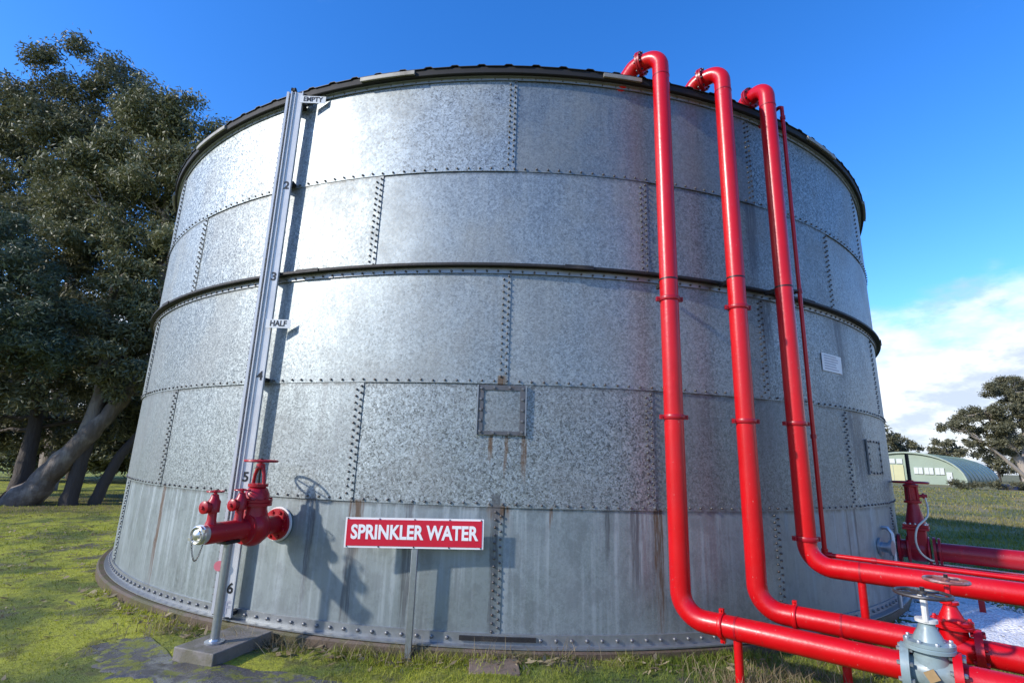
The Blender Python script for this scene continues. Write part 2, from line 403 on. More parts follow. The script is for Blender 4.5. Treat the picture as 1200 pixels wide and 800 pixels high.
def thing(name, loc, label, cat, group=None):
    o = bpy.data.objects.new(name, None); COL.objects.link(o); o.location = loc; o.empty_display_size = .2
    bpy.context.view_layer.update()
    return tag(o, label, cat, group)
def kind(o, k): o['kind'] = k; return o
def text(s, size, frame, mat, parent, name='lettering', bold=0., sx=1., extrude=.0015, align='CENTER'):
    cu = bpy.data.curves.new('t', 'FONT'); cu.body = s; cu.size = size; cu.align_x = align; cu.align_y = 'CENTER'; cu.extrude = extrude; cu.offset = bold
    cu.resolution_u = 4
    t = bpy.data.objects.new('t', cu); COL.objects.link(t); bpy.context.view_layer.update()
    me = bpy.data.meshes.new_from_object(t.evaluated_get(bpy.context.evaluated_depsgraph_get()))
    bpy.data.objects.remove(t)
    o, r, u, nn = frame
    Mx = Matrix((Vector(r)*sx, Vector(u), Vector(nn))).transposed().to_4x4(); Mx.translation = Vector(o)
    me.transform(Mx); me.materials.clear(); me.name = name
    return link(name, me, mat, parent)
def fast_mesh(name, V, F, rnd=None, smooth=False):
    V = np.asarray(V, np.float32); F = np.asarray(F, np.int32); k = F.shape[1]
    me = bpy.data.meshes.new(name); me.vertices.add(len(V)); me.vertices.foreach_set('co', V.ravel())
    me.loops.add(F.size); me.loops.foreach_set('vertex_index', F.ravel())
    me.polygons.add(len(F)); me.polygons.foreach_set('loop_start', np.arange(0, F.size, k, dtype=np.int32))
    me.polygons.foreach_set('loop_total', np.full(len(F), k, np.int32))
    if rnd is not None:
        at = me.attributes.new('rnd', 'FLOAT', 'FACE'); at.data.foreach_set('value', np.asarray(rnd, np.float32))
    me.update(calc_edges=True); me.validate()
    if smooth: me.shade_smooth()
    return me
def cyl(a, r, z): return Vector((r*math.sin(rad(a)), -r*math.cos(rad(a)), z))
def rdir(a): return Vector((math.sin(rad(a)), -math.cos(rad(a)), 0))
def tdir(a): return Vector((math.cos(rad(a)), math.sin(rad(a)), 0))
UP = Vector((0, 0, 1))
def fillet(pts, rs, n=10):
    pts = [Vector(p) for p in pts]; out = [pts[0]]
    for i in range(1, len(pts)-1):
        r = rs[i-1]; a = (pts[i-1]-pts[i]).normalized(); b = (pts[i+1]-pts[i]).normalized()
        th = a.angle(b); d = r/math.tan(th/2); c = pts[i]+(a+b).normalized()*(r/math.sin(th/2))
        s0 = pts[i]+a*d-c; s1 = pts[i]+b*d-c; tot = s0.angle(s1)
        for j in range(n+1):
            t = j/n
            out.append(c+(s0*math.sin((1-t)*tot)+s1*math.sin(t*tot))/math.sin(tot))
    out.append(pts[-1]); return out

# ------------------------------------------------------------------ ground
rng = np.random.default_rng(7); random.seed(7)
_ph = rng.uniform(0, 6.28, (8, 2)); _ang = rng.uniform(0, 6.28, 8); _fr = np.array([.55, .9, 1.5, 2.4, 3.9, 6.1, 9.3, 13.]); _am = np.array([.020, .016, .013, .011, .009, .009, .009, .007])
def gz(x, y):
    x = np.asarray(x, float); y = np.asarray(y, float); z = np.zeros_like(x)
    for i in range(8):
        z += _am[i]*np.sin(_fr[i]*(x*np.cos(_ang[i])+y*np.sin(_ang[i]))+_ph[i, 0])*np.cos(_fr[i]*.8*(x*np.sin(_ang[i])-y*np.cos(_ang[i]))+_ph[i, 1])
    d = np.hypot(x, y+5)
    left = np.clip((-x-3.5)/5, 0, 1); left = left*left*(3-2*left)
    return -.105+z*np.clip(1.5-d/22, 0, 1)-.085*left
def axis_pts():
    a = np.arange(-14, 14.01, .11)
    o = 14+np.cumsum(.11*1.13**np.arange(1, 74)); return np.concatenate([-o[::-1], a, o])
ax_ = axis_pts(); gx, gy = np.meshgrid(ax_, ax_-4); n_ = len(ax_)
V = np.stack([gx.ravel(), gy.ravel(), gz(gx, gy).ravel()], -1)
ii = np.arange(n_*n_).reshape(n_, n_)
F = np.stack([ii[:-1, :-1].ravel(), ii[:-1, 1:].ravel(), ii[1:, 1:].ravel(), ii[1:, :-1].ravel()], -1)
kind(link('ground', fast_mesh('ground', V, F, smooth=True), 'ground_turf'), 'structure')

def patch(name, mat, outline, lift, k):
    # an irregular sheet draped a few millimetres over the ground
    P = np.array(outline, float); c = P.mean(0); n = len(P)
    th = np.linspace(0, 1, 96, endpoint=False)*n; i = th.astype(int); f = th-i
    Q = [P[(i-1) % n], P[i % n], P[(i+1) % n], P[(i+2) % n]]; f = f[:, None]
    E = .5*((2*Q[1])+(Q[2]-Q[0])*f+(2*Q[0]-5*Q[1]+4*Q[2]-Q[3])*f**2+(3*Q[1]-Q[0]-3*Q[2]+Q[3])*f**3)
    E = c+(E-c)*(1+rng.normal(0, .09, (96, 1)))
    V = []; rings = 14
    for r in range(1, rings+1):
        e = c+(E-c)*r/rings; V.append(np.stack([e[:, 0], e[:, 1], gz(e[:, 0], e[:, 1])+lift*(1 if r < rings else -1.)], -1))
    V = np.concatenate([[[c[0], c[1], float(gz(c[0], c[1]))+lift]], *V])
    F = []
    for r in range(rings-1):
        for j in range(96):
            a = 1+r*96+j; b = 1+r*96+(j+1) % 96; F.append((a, b, b+96, a+96))
    F += [(0, 1+j, 1+(j+1) % 96, 1+(j+1) % 96) for j in range(96)]
    m = MB(); m.v = [tuple(p) for p in V]; m.f = [tuple(dict.fromkeys(q)) for q in F]
    return kind(m.build(name, mat, smooth=80), k)
patch('puddle', 'wet_mud', [(-3.5, -6.55), (-3.2, -6.42), (-2.98, -6.62), (-2.85, -6.9), (-2.35, -7.15), (-1.6, -7.08), (-1.2, -7.3), (-1.9, -7.55), (-2.7, -7.32), (-3.15, -7.05)], .009, 'structure')
patch('path', 'white_gravel', [(4.0, -5.75), (4.6, -4.9), (5.5, -3.9), (6.1, -3.6), (6.15, -4.25), (6.2, -4.7), (6.9, -5.2), (7.6, -5.6), (7.3, -6.6), (6.2, -6.7), (5.2, -6.5), (4.6, -6.15)], .016, 'structure')

# ------------------------------------------------------------------ plinth, pad, paver
m = MB(); m.arc(0, 360, [(R-.4, -.6), (R+.135, -.6), (R+.135, -.035), (R+.115, -.018), (R-.4, -.018)], 1.5)
pl = m.build('concrete_plinth', 'plinth_concrete'); pl.location = (-.055, .03, 0)
tag(pl, 'brown mossy concrete ring plinth under the round tank', 'plinth')
HA = -18.98                                        # azimuth of the hydrant assembly
hc = cyl(HA, R+.455, 0)
m = MB(); m.box(hc+UP*-.085, (.205, .305, .085), (tdir(HA), rdir(HA), UP))
tag(m.build('concrete_pad', 'pad_concrete', bevel=.008), 'grey concrete pad under the red hydrant post', 'concrete pad')
m = MB(); m.box((-.08, -6.965, -.098), (.195, .15, .045), (Vector((.998, .06, .01)), Vector((-.06, .998, 0)), UP))
tag(m.build('paving_slab', 'slab_concrete', bevel=.006), 'brown square paving slab lying in grass in front of tank', 'paving slab')

# ------------------------------------------------------------------ water tank
tank = thing('water_tank', (0, 0, 0), 'large round riveted tank of galvanised steel plates with black roof edge', 'tank')
OV = .77
m = MB(); NS = 26; V = []; F = []
for i in range(NS+1):
    t = rad((24+OV)*i/NS-OV/2); dr = .008*(i/NS)
    for (zz, d) in ((0, .007), (CO+.05, -.004)):
        for th in (0, -.0045):
            r = R+dr+d+th; V.append((r*math.sin(t), -r*math.cos(t), zz))
for i in range(NS):
    a = i*4; b = a+4                                # 0 bottom outer, 1 bottom inner, 2 top outer, 3 top inner
    F += [(a, b, b+2, a+2), (a+1, a+3, b+3, b+1), (a, a+1, b+1, b), (a+2, b+2, b+3, a+3)]
F += [(0, 2, 3, 1), (NS*4, NS*4+1, NS*4+3, NS*4+2)]
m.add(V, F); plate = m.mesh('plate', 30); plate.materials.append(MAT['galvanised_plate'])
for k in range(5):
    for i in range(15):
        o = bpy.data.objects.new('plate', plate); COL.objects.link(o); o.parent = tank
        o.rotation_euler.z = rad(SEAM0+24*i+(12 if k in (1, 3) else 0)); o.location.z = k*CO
# bolts: one joined part for each row and for each course's upright seams (each head is only a few pixels)
def bolts_part(name, spots, mat, r=.0112, h=.013, n=6):
    T = [(math.cos(2*PI*j/n)*q, math.sin(2*PI*j/n)*q, hh) for q, hh in ((r, -.006), (r, h*.75), (r*.72, h)) for j in range(n)]
    T = np.array(T); Vs = []; Fs = []
    fq = [(i*n+j, i*n+(j+1) % n, (i+1)*n+(j+1) % n, (i+1)*n+j) for i in range(2) for j in range(n)]
    fq += [(2*n+0, 2*n+1, 2*n+2, 2*n+3), (2*n+3, 2*n+4, 2*n+5, 2*n+0)]
    fq = np.array(fq)
    for i, (a, rr, z) in enumerate(spots):
        e = rdir(a); t = tdir(a); ro = random.random()*6
        c, s_ = math.cos(ro), math.sin(ro)
        A = np.array([t*c+UP*s_, -t*s_+UP*c, e]); Vs.append(T@A+np.array(cyl(a, rr, z))); Fs.append(fq+i*len(T))
    o = link(name, fast_mesh(name, np.concatenate(Vs), np.concatenate(Fs)), mat, tank); o['kind'] = 'stuff'; return o
for k in range(1, 5):
    bolts_part('bolt_row', [((i+.5)*360/360+random.gauss(0, .02), R+(.018 if k == 3 else .012), k*CO+(.008 if k == 3 else .027)+random.gauss(0, .002)) for i in range(360)], 'bolt_steel')
for k in range(5):
    sp = []
    for i in range(15):
        a0 = SEAM0+24*i+(12 if k in (1, 3) else 0)
        for c in (-1, 1):
            for j in range(16):
                z = k*CO+.07+(j+(.5 if c > 0 else 0))*.064
                if k == 0: z += .03
                if z < (k+1)*CO-.02: sp.append((a0+c*.21, R+.0135-.004*((z-k*CO)/CO), z))
    bolts_part('seam_bolts', sp, 'bolt_steel', .0108)
# base angle
m = MB(); m.arc(0, 360, [(R+.012, -.012), (R+.085, -.012), (R+.085, .0), (R+.026, .002), (R+.026, .085), (R+.012, .088)], 1.)
m.build('base_angle', 'galv_angle', tank)
bolts_part('base_bolts', [(i*1.125+.3, R+.026, .045) for i in range(320)], 'zinc_bolt', .016, .02)
m = MB(); m.arc(-3.3, 2.2, [(R+.027, .035), (R+.05, .035), (R+.05, .068), (R+.027, .068)]); m.build('base_splice', 'dark_angle', tank)
# ring girder at mid height
m = MB(); m.arc(0, 360, [(R+.018, 3.345), (R+.085, 3.347), (R+.085, 3.372), (R+.018, 3.374)], 1.)
m.build('ring_girder', 'dark_angle', tank)
m = MB(); m.arc(0, 360, [(R+.005, 3.288), (R+.0165, 3.288), (R+.0168, 3.344), (R+.005, 3.344)], 1.); m.build('girder_leg', 'galv_angle', tank)
for i in range(15):
    a = SEAM0+6+24*i; m = MB(); m.arc(a-1.2, a+1.2, [(R+.086, 3.340), (R+.095, 3.340), (R+.095, 3.378), (R+.086, 3.378)]); m.build('girder_splice', 'dark_angle', tank)
# top: curb angle, black fascia, ribbed roof, loose flashing strips
m = MB(); m.arc(0, 360, [(R+.006, 5.475), (R+.018, 5.475), (R+.020, 5.505), (R+.045, 5.505), (R+.045, 5.512), (R+.006, 5.512)], 1.); m.build('curb_angle', 'galv_angle', tank)
bolts_part('curb_bolts', [(i*1.25, R+.018, 5.490) for i in range(288)], 'bolt_steel', .009, .008)
m = MB(); m.arc(0, 360, [(R-.1, 5.513), (R+.078, 5.513), (R+.084, 5.520), (R+.084, 5.586), (R-.1, 5.586)], 1.); m.build('roof_edge', 'roof_edge_black', tank)
NR = 146; prof = [(0, 0), (.32, 0), (.40, .018), (.60, .018), (.68, 0)]; V = []; F = []
rings = [(R+.100, 5.592), (R*.66, 5.95), (R*.3, 6.3), (.25, 6.42)]
for r, z in rings:
    for i in range(NR):
        for f_, h_ in prof:
            t = 2*PI*(i+f_)/NR; V.append((r*math.sin(t), -r*math.cos(t), z+h_*min(1, r/2+.2)))
N5 = NR*5
for q in range(len(rings)-1):
    F += [(q*N5+j, q*N5+(j+1) % N5, (q+1)*N5+(j+1) % N5, (q+1)*N5+j) for j in range(N5)]
F.append(tuple((len(rings)-1)*N5+j for j in range(N5)))
m = MB(); m.add(V, F); o = m.build('roof', 'roof_sheet', tank, smooth=0)
sd = o.modifiers.new('thickness', 'SOLIDIFY'); sd.thickness = .006
for a0, a1 in ((-15.3, -9.9), (7.4, 11.0), (-41, -34), (32, 38.3), (-62, -56), (52, 58)):
    m = MB(); m.arc(a0, a1, [(R+.085, 5.530), (R+.112, 5.526), (R+.115, 5.534), (R+.115, 5.570), (R+.085, 5.574)]); m.build('flashing_strip', 'flashing', tank)
# inspection covers
def cover(a0, a1, z0, z1, framemat, boltmat, nside, ntop, th=.018):
    w = .045/R*180/PI; r0, r1 = R+.010, R+.010+th
    m = MB(); m.arc(a0+w*.7, a1-w*.7, [(r0, z0+.03), (r0+.008, z0+.03), (r0+.008, z1-.03), (r0, z1-.03)], .5)
    c = m.build('inspection_cover', 'galvanised_plate', tank)
    for (b0, b1, y0, y1) in ((a0, a0+w, z0, z1), (a1-w, a1, z0, z1), (a0+w+.02, a1-w-.02, z0, z0+.035), (a0+w+.02, a1-w-.02, z1-.045, z1)):
        m = MB(); m.arc(b0, b1, [(r0+.004, y0), (r1, y0), (r1, y1), (r0+.004, y1)], .2); m.build('cover_frame', framemat, c)
    m = MB()
    for a in (a0+w/2, a1-w/2):
        for j in range(nside): m.bolt(cyl(a, r1, z0+.03+(z1-z0-.06)*j/(nside-1)), rdir(a), .014, .016)
    for j in range(ntop):
        a = a0+(a1-a0)*(j+1)/(ntop+1)
        m.bolt(cyl(a, r1, z0+.018), rdir(a), .013, .015); m.bolt(cyl(a, r1, z1-.022), rdir(a), .013, .015)
    kind(m.build('cover_bolts', boltmat, c), 'stuff')
    for b in (a0-.12, a1+.02):                       # raised pale outer lips
        m = MB(); m.arc(b, b+.10, [(r0, z0), (r1+.010, z0), (r1+.010, z1), (r0, z1)], .1); m.build('cover_lip', 'galv_angle', c)
simple('cover_steel', (.12, .12, .125), .5, .5, .3, 20., dirt=((.13, .07, .03), .7))
cover(-2.68, 1.0, 1.73, 2.185, 'cover_steel', 'zinc_bolt', 5, 2)
cover(40.0, 44.6, 1.47, 1.89, 'galv_angle', 'bolt_steel', 6, 3, .007)
# notice plate
m = MB(); m.arc(31.8, 35.7, [(R+.010, 2.615), (R+.016, 2.615), (R+.016, 2.82), (R+.010, 2.82)], .5); nplate = m.build('notice_plate', 'white_plate', tank)
for j in range(6):
    m = MB(); a0 = 32.2; zz = 2.795-j*.03; m.arc(a0, a0+2.2+random.random()*.9, [(R+.0165, zz-.006), (R+.0175, zz-.006), (R+.0175, zz+.006), (R+.0165, zz+.006)], .5); m.build('print_line', 'faded_ink', nplate)
# low drain fitting on the far right of the wall
m = MB(); a = 40.5; m.lathe(cyl(a, R+.01, .66), rdir(a), [(.10, 0), (.10, .02), (.055, .022), (.055, .10), (.085, .10), (.085, .13)]); m.build('drain_stub', 'galv_steel', tank)
m = MB(); m.tube([cyl(42, R+.10, .0), cyl(42, R+.10, .80), cyl(42, R+.06, .86), cyl(42, R+.0, .86)], .022, 10); m.build('vent_tube', 'galv_steel', tank)

# ------------------------------------------------------------------ level gauge
GA = -22.35; gb = cyl(GA, R+.12, .02); tx, nx = tdir(GA+24), rdir(GA+24)
gauge = thing('level_gauge', cyl(GA, R+.12, 0), 'tall pale vertical water level gauge fixed to the tank beside the hydrant', 'gauge')
def gp(t, n, z): return cyl(GA, R+.12, 0)+tx*t+nx*n+UP*z
ZT = 5.56
m = MB(); m.box(gp(0, 0, (ZT+.03)/2), (.068, .006, (ZT-.03)/2), (tx, nx, UP)); m.build('board', 'gauge_paint', gauge)
for t, w in ((-.062, .006), (.062, .006)):
    m = MB(); m.box(gp(t, .018, (ZT+.03)/2), (w, .0118, (ZT-.03)/2), (tx, nx, UP)); m.build('board_lip', 'gauge_paint', gauge)
m = MB(); m.box(gp(-.026, .012, (ZT+.03)/2), (.006, .0055, (ZT-.03)/2), (tx, nx, UP)); m.build('guide_bead', 'gauge_paint', gauge)
m = MB(); m.box(gp(-.104, .01, (ZT+.05)/2), (.013, .018, (ZT-.05)/2-.01), (tx, nx, UP)); m.build('side_rail', 'gauge_paint', gauge)
m = MB(); m.box(gp(-.080, -.012, (ZT+.05)/2), (.010, .006, (ZT-.05)/2-.01), (tx, nx, UP)); m.build('rail_gap_strip', 'gauge_dark', gauge)
for z in (.06, 1.13, 2.23, 3.36, 4.43, 5.42):
    m = MB(); m.box(gp(-.02, -.062, z), (.10, .055, .016), (tx, nx, UP)); m.build('bracket', 'dark_angle', gauge)
m = MB(); m.lathe(gp(-.06, -.02, ZT+.035), tx, [(.01, -.02), (.04, -.02), (.034, 0), (.04, .02), (.01, .02)], 18); m.box(gp(-.035, -.02, ZT+.005), (.01, .03, .03), (tx, nx, UP)); m.build('pulley', 'dark_angle', gauge)
m = MB(); m.lathe(gp(-.100, .036, .47), nx, [(.045, 0), (.045, .006)], 24); m.build('marker_disc', 'pink_disc', gauge)
for s_, z in (('2', 4.38), ('3', 3.32), ('4', 2.26), ('5', 1.27), ('6', .27)):
    text(s_, .125, (gp(.016, .0075, z), tx, UP, nx), 'black_ink', gauge, 'numeral', .003)
text('F', .15, (gp(.016, .0075, .105), tx, UP, nx), 'faded_ink', gauge, 'numeral', .003)
ez = Vector((tx.x, tx.y, .0)).normalized()
for s_, z, w, off in (('EMPTY', 5.44, .145, .20), ('HALF', 2.80, .125, .15)):
    m = MB(); c = gp(off, .055, z); m.box(c, (w, .002, .045), (ez, nx, UP)); tb = m.build('level_tab', 'white_plate', gauge)
    text(s_, .082, (c+nx*.0025, ez, UP, nx), 'black_ink', tb, 'lettering', .0022, .88)

# ------------------------------------------------------------------ hydrant assembly (left)
HZ = .858; ra, ta = rdir(HA), tdir(HA)
def hp(d, t=0., z=0.): return cyl(HA, R, HZ)+ra*d+ta*t+UP*z
hyd = thing('hydrant_valve', cyl(HA, R+.56, 0), 'dark red hydrant valve assembly on a grey post, bolted to the tank', 'hydrant')
m = MB(); m.lathe(hp(.014), ra, [(.155, 0), (.155, .016)], 32); m.build('wall_ring', 'white_plate', hyd)
m = MB(); m.lathe(hp(.03), ra, [(.075, 0), (.14, 0), (.14, .028), (.085, .032), (.078, .22), (.13, .222), (.13, .25)], 32); m.build('inlet_flange', 'dark_red_paint', hyd)
m = MB()
for j in range(8):
    t = 2*PI*(j+.5)/8; m.bolt(hp(.058)+(ta*math.cos(t)+UP*math.sin(t))*.112, ra, .016, .018)
m.build('flange_bolts', 'dark_red_paint', hyd)
vp = hp(.33)
m = MB(); m.lathe(vp-ra*.08, ra, [(.10, 0), (.135, .02), (.155, .06), (.155, .11), (.135, .15), (.10, .18)], 28)
m.lathe(vp+UP*.02, UP, [(.12, 0), (.115, .08), (.10, .14), (.10, .17)], 24); m.build('valve_body', 'dark_red_paint', hyd)
m = MB(); m.lathe(vp+UP*.185, UP, [(.10, 0), (.135, .002), (.135, .026), (.13, .03), (.135, .034), (.135, .056), (.11, .06), (.105, .10), (.085, .145), (.06, .165)], 28); m.build('bonnet', 'dark_red_paint', hyd)
m = MB()
for j in range(8):
    t = 2*PI*j/8; m.bolt(vp+UP*.24+(ta*math.cos(t)+ra*math.sin(t))*.12, UP, .013, .016)
m.build('bonnet_bolts', 'dark_red_paint', hyd)
m = MB(); m.lathe(vp+UP*.345, UP, [(.06, 0), (.085, .005), (.085, .03), (.05, .035)], 20)
for s_ in (-1, 1): m.tube([vp+UP*.37+ta*.062*s_, vp+UP*.45+ta*.052*s_, vp+UP*.515+ta*.03*s_], [.016, .015, .018], 8)
m.lathe(vp+UP*.505, UP, [(.03, 0), (.04, .01), (.036, .045), (.02, .05)], 16); m.build('yoke', 'dark_red_paint', hyd)
m = MB(); m.tube([vp+UP*.35, vp+UP*.60], .011, 8); m.build('stem', 'stem_black', hyd)
def wheel(name, c, r, rim, mat, parent, axis=UP, spokes=4, hub=.022):
    a = Vector(axis).normalized(); ref = Vector((1, 0, 0)) if abs(a.x) < .9 else Vector((0, 1, 0)); u = (ref-a*ref.dot(a)).normalized(); w = a.cross(u)
    m = MB(); m.torus(c, a, r, rim, 40, 8); m.lathe(Vector(c)-a*hub*.7, a, [(hub, 0), (hub, hub*1.4)], 12)
    for j in range(spokes):
        t = 2*PI*j/spokes+.3; d = u*math.cos(t)+w*math.sin(t); m.tube([Vector(c)+d*hub*.6, Vector(c)+d*r], rim*.75, 6)
    return m.build(name, mat, parent)
wheel('handwheel', vp+UP*.575, .135, .011, 'dark_red_paint', hyd)
b0, b1 = .41, .83
m = MB(); m.lathe(hp(b0), ra, [(.09, 0), (.128, .0), (.128, .024), (.088, .03), (.082, .05), (.082, b1-b0-.03), (.074, b1-b0-.008), (.05, b1-b0)], 28); m.build('barrel', 'dark_red_paint', hyd)
m = MB(); c = hp(b1-.012); m.lathe(c, ra, [(.055, 0), (.072, .004), (.076, .05), (.07, .055), (.07, .075), (.062, .08), (.062, .068), (.044, .066), (.040, .08), (.018, .094), (.006, .096)], 28)
for j in range(2):
    t = PI*j+.5; m.box(c+ra*.06+(ta*math.cos(t)+UP*math.sin(t))*.072, (.018, .018, .012), (ta, ra, UP))
m.build('hose_coupling', 'silver_cast', hyd)
ch = []
for i in range(25):
    t = i/24; ch.append(hp(b1+.05-.02*t, -.055+.10*t, -.05-.15*math.sin(PI*t)**.8*(1-.1*t)))
m = MB()
for i in range(24):
    mid = (ch[i]+ch[i+1])/2; d = (ch[i+1]-ch[i]); L = d.length; d = d.normalized(); side = (ra if i % 2 else d.cross(ra)).normalized()
    m.tube([mid+d*L*.62*math.cos(q*PI/4)+side*.006*math.sin(q*PI/4) for q in range(8)], .0022, 5, closed=True)
m.build('chain', 'chain_steel', hyd)
for d in (.50, .775):
    c = hp(d)+UP*.07; part = MB(); part.lathe(c, UP, [(.045, 0), (.036, .03), (.034, .09), (.05, .095), (.05, .18), (.036, .20), (.028, .23), (.014, .24), (.012, .27)], 18)
    part.lathe(c+UP*.137, ra, [(.034, .02), (.034, .065), (.05, .067), (.05, .095), (.042, .10), (.016, .103), (.012, .118)], 18)
    o = part.build('outlet_valve', 'dark_red_paint', hyd)
    wheel('small_wheel', c+UP*.258, .062, .006, 'dark_red_paint', o, hub=.014)
m = MB(); m.tube([hp(.57)-UP*(HZ-.015), hp(.57)-UP*.06], .034, 18); m.lathe(hp(.57)-UP*(HZ-.001), UP, [(.075, 0), (.075, .012), (.045, .016), (.040, .03)], 20); m.build('post', 'galv_steel', hyd)
m = MB(); m.box(hp(.57)-UP*.088, (.05, .075, .012), (ta, ra, UP)); m.build('saddle', 'stem_black', hyd)

# ------------------------------------------------------------------ sign
SY = -6.80; sa = rad(.8); su = Vector((math.cos(sa), 0, math.sin(sa))); sv = Vector((-math.sin(sa), 0, math.cos(sa))); sn = Vector((0, -1, 0))
sc = Vector((-.803, SY, .878))
sign = thing('sign', (-.80, SY, -.1), 'red and white SPRINKLER WATER sign on a grey post in front of tank', 'sign')
m = MB(); m.box(sc+Vector((0, .004, 0)), (.592, .003, .122), (su, Vector((0, 1, 0)), sv)); bd = m.build('board', 'sign_white', sign)
m = MB(); m.box(sc+Vector((0, -.001, 0)), (.578, .0016, .106), (su, Vector((0, 1, 0)), sv)); m.build('red_field', 'sign_red', bd)
text('SPRINKLER WATER', .158, (sc+Vector((0, -.0035, 0)), su, sv, sn), 'sign_white', bd, 'lettering', .0052, .80, .001)
m = MB()
for x in (-.57, -.30, 0, .30, .57):
    for y in (-.112, .112): m.lathe(sc+su*x+sv*y+Vector((0, .0, 0)), sn, [(.006, 0), (.006, .004), (.003, .005)], 8)
kind(m.build('rivets', 'dark_angle', bd), 'stuff')
m = MB(); m.box((-.803+.012, SY+.032, .39), (.026, .024, .50)); m.build('post', 'galv_steel', sign, bevel=.004)

# ------------------------------------------------------------------ red pipes
PD = Vector((math.cos(rad(-40)), math.sin(rad(-40)), 0)); PS = Vector((math.sin(rad(40)), math.cos(rad(40)), 0))
PR = .084; SO = .30
def coupling(name, c, axis, r, parent, mat='dark_red_paint', lug=True, w=.022, lugdir=None):
    a = Vector(axis).normalized(); m = MB(); m.lathe(c-a*w, a, [(r*.98, 0), (r*1.13, .002), (r*1.17, w*.5), (r*1.17, w*1.5), (r*1.13, w*2-.002), (r*.98, w*2)], 24)
    if lug:
        ref = lugdir or (UP if abs(a.z) < .9 else Vector((1, 0, 0))); u = (ref-a*ref.dot(a)).normalized()
        for s_ in (-1, 1):
            m.box(c+u*s_*r*1.27, (r*.2, r*.22, w*.9), (u, a.cross(u), a))
            m.tube([c+u*s_*r*1.33-a.cross(u)*r*.36, c+u*s_*r*1.33+a.cross(u)*r*.36], r*.09, 6)
    return m.build(name, mat, parent)
def strap(name, c, axis, r, parent, mat='stem_black'):
    a = Vector(axis).normalized(); m = MB(); m.lathe(c-a*.008, a, [(r*.98, 0), (r*1.04, .001), (r*1.04, .015), (r*.98, .016)], 24)
    return m.build(name, mat, parent)
def post_support(c, r, zb, parent, name='support_post'):
    m = MB(); m.tube([Vector((c.x, c.y, zb)), Vector((c.x, c.y, c.z-r*.7))], .032, 14)
    return m.build(name, 'red_paint', parent)
def riser(az, top, zh, label, collars, straps, hcouple, supports, length, group='red pipes over the tank roof'):
    base = cyl(az, R+SO, 0)
    t = thing('riser_pipe', (base.x, base.y, -.1), label, 'pipe', group)
    a = rdir(az); zt = 5.725; e = Vector((math.sin(rad(top)), -math.cos(rad(top)), 0))      # e points back from the roof nozzle to the riser
    # over-the-edge piece: elbow, flange, 45 degree bend into the roof
    p = fillet([base+UP*5.46, base+UP*zt, base+UP*zt-e*.22], [.14]); m = MB(); m.tube(p, PR, 24); m.build('top_elbow', 'red_paint', t)
    q = fillet([base+UP*zt-e*.21, base+UP*zt-e*.29, base+UP*(zt-.36)-e*.62], [.12]); m = MB(); m.tube(q, PR, 24); m.build('roof_stub', 'red_paint', t)
    c = base+UP*zt-e*.20; m = MB()
    for s_ in (0, .026): m.lathe(c-e*(s_+.012), e, [(PR*.9, 0), (PR*1.5, .001), (PR*1.5, .021), (PR*.9, .022)], 26)
    f = m.build('roof_flange', 'dark_red_paint', t); m = MB()
    for j in range(8):
        th = 2*PI*(j+.5)/8; d = (e.cross(UP)*math.cos(th)+UP*math.sin(th))*PR*1.3
        m.bolt(c+e*.01+d, e, .012, .014); m.bolt(c-e*.038+d, -e, .012, .014)
    kind(m.build('flange_bolts', 'stem_black', f), 'stuff')
    strap('elbow_weld', base+UP*5.46, UP, PR, t, 'dark_red_paint')
    br = .20
    m = MB(); m.tube([base+UP*5.46, base+UP*(zh+br)], PR, 28); m.build('upright_pipe', 'red_paint', t)
    m = MB(); m.tube(fillet([base+UP*(zh+br), base+UP*zh, base+UP*zh+PD*br*1.001], [br*.998], 12), PR, 28); m.build('bottom_elbow', 'red_paint', t)
    m = MB()
    for l0, l1 in length: m.tube([base+UP*zh+PD*l0, base+UP*zh+PD*l1], PR, 28)
    m.build('ground_pipe', 'red_paint', t)
    for z in collars: coupling('coupling', base+UP*z, UP, PR, t)
    for z in straps:
        strap('strap', base+UP*z, UP, PR, t)
        m = MB(); m.box(base-a*(PR+.07)+UP*z, (.012, .075, .02), (tdir(az), a, UP)); m.build('wall_bracket', 'dark_angle', t)
    for l in hcouple: coupling('coupling', base+UP*zh+PD*l, PD, PR, t, 'red_paint', w=.018, lugdir=UP)
    for l, zb in supports:
        c = base+UP*zh+PD*l; post_support(c, PR, zb, t); strap('saddle_strap', c, PD, PR, t, 'dark_red_paint')
    return t, base
G1 = -.12
V1, V2 = 1.62, 1.30
riser(12.0, 52, .30, 'leftmost of the three tall red pipes, nearest the sign', [3.03, 1.93], [3.22], [.33], [(.44, G1)], [(.20, V1-.14), (V1+.14, 6.)])
riser(18.2, 46, .325, 'middle one of the three tall red pipes up the tank', [3.03, 1.93], [3.33], [.29], [(.62, G1)], [(.20, V2-.14), (V2+.14, 6.)])
riser(23.4, 22, .655, 'rightmost of the three tall red pipes, beside the thin red pipe', [1.94, .885], [3.33], [], [(.40, G1), (3., G1)], [(.20, 6.)])
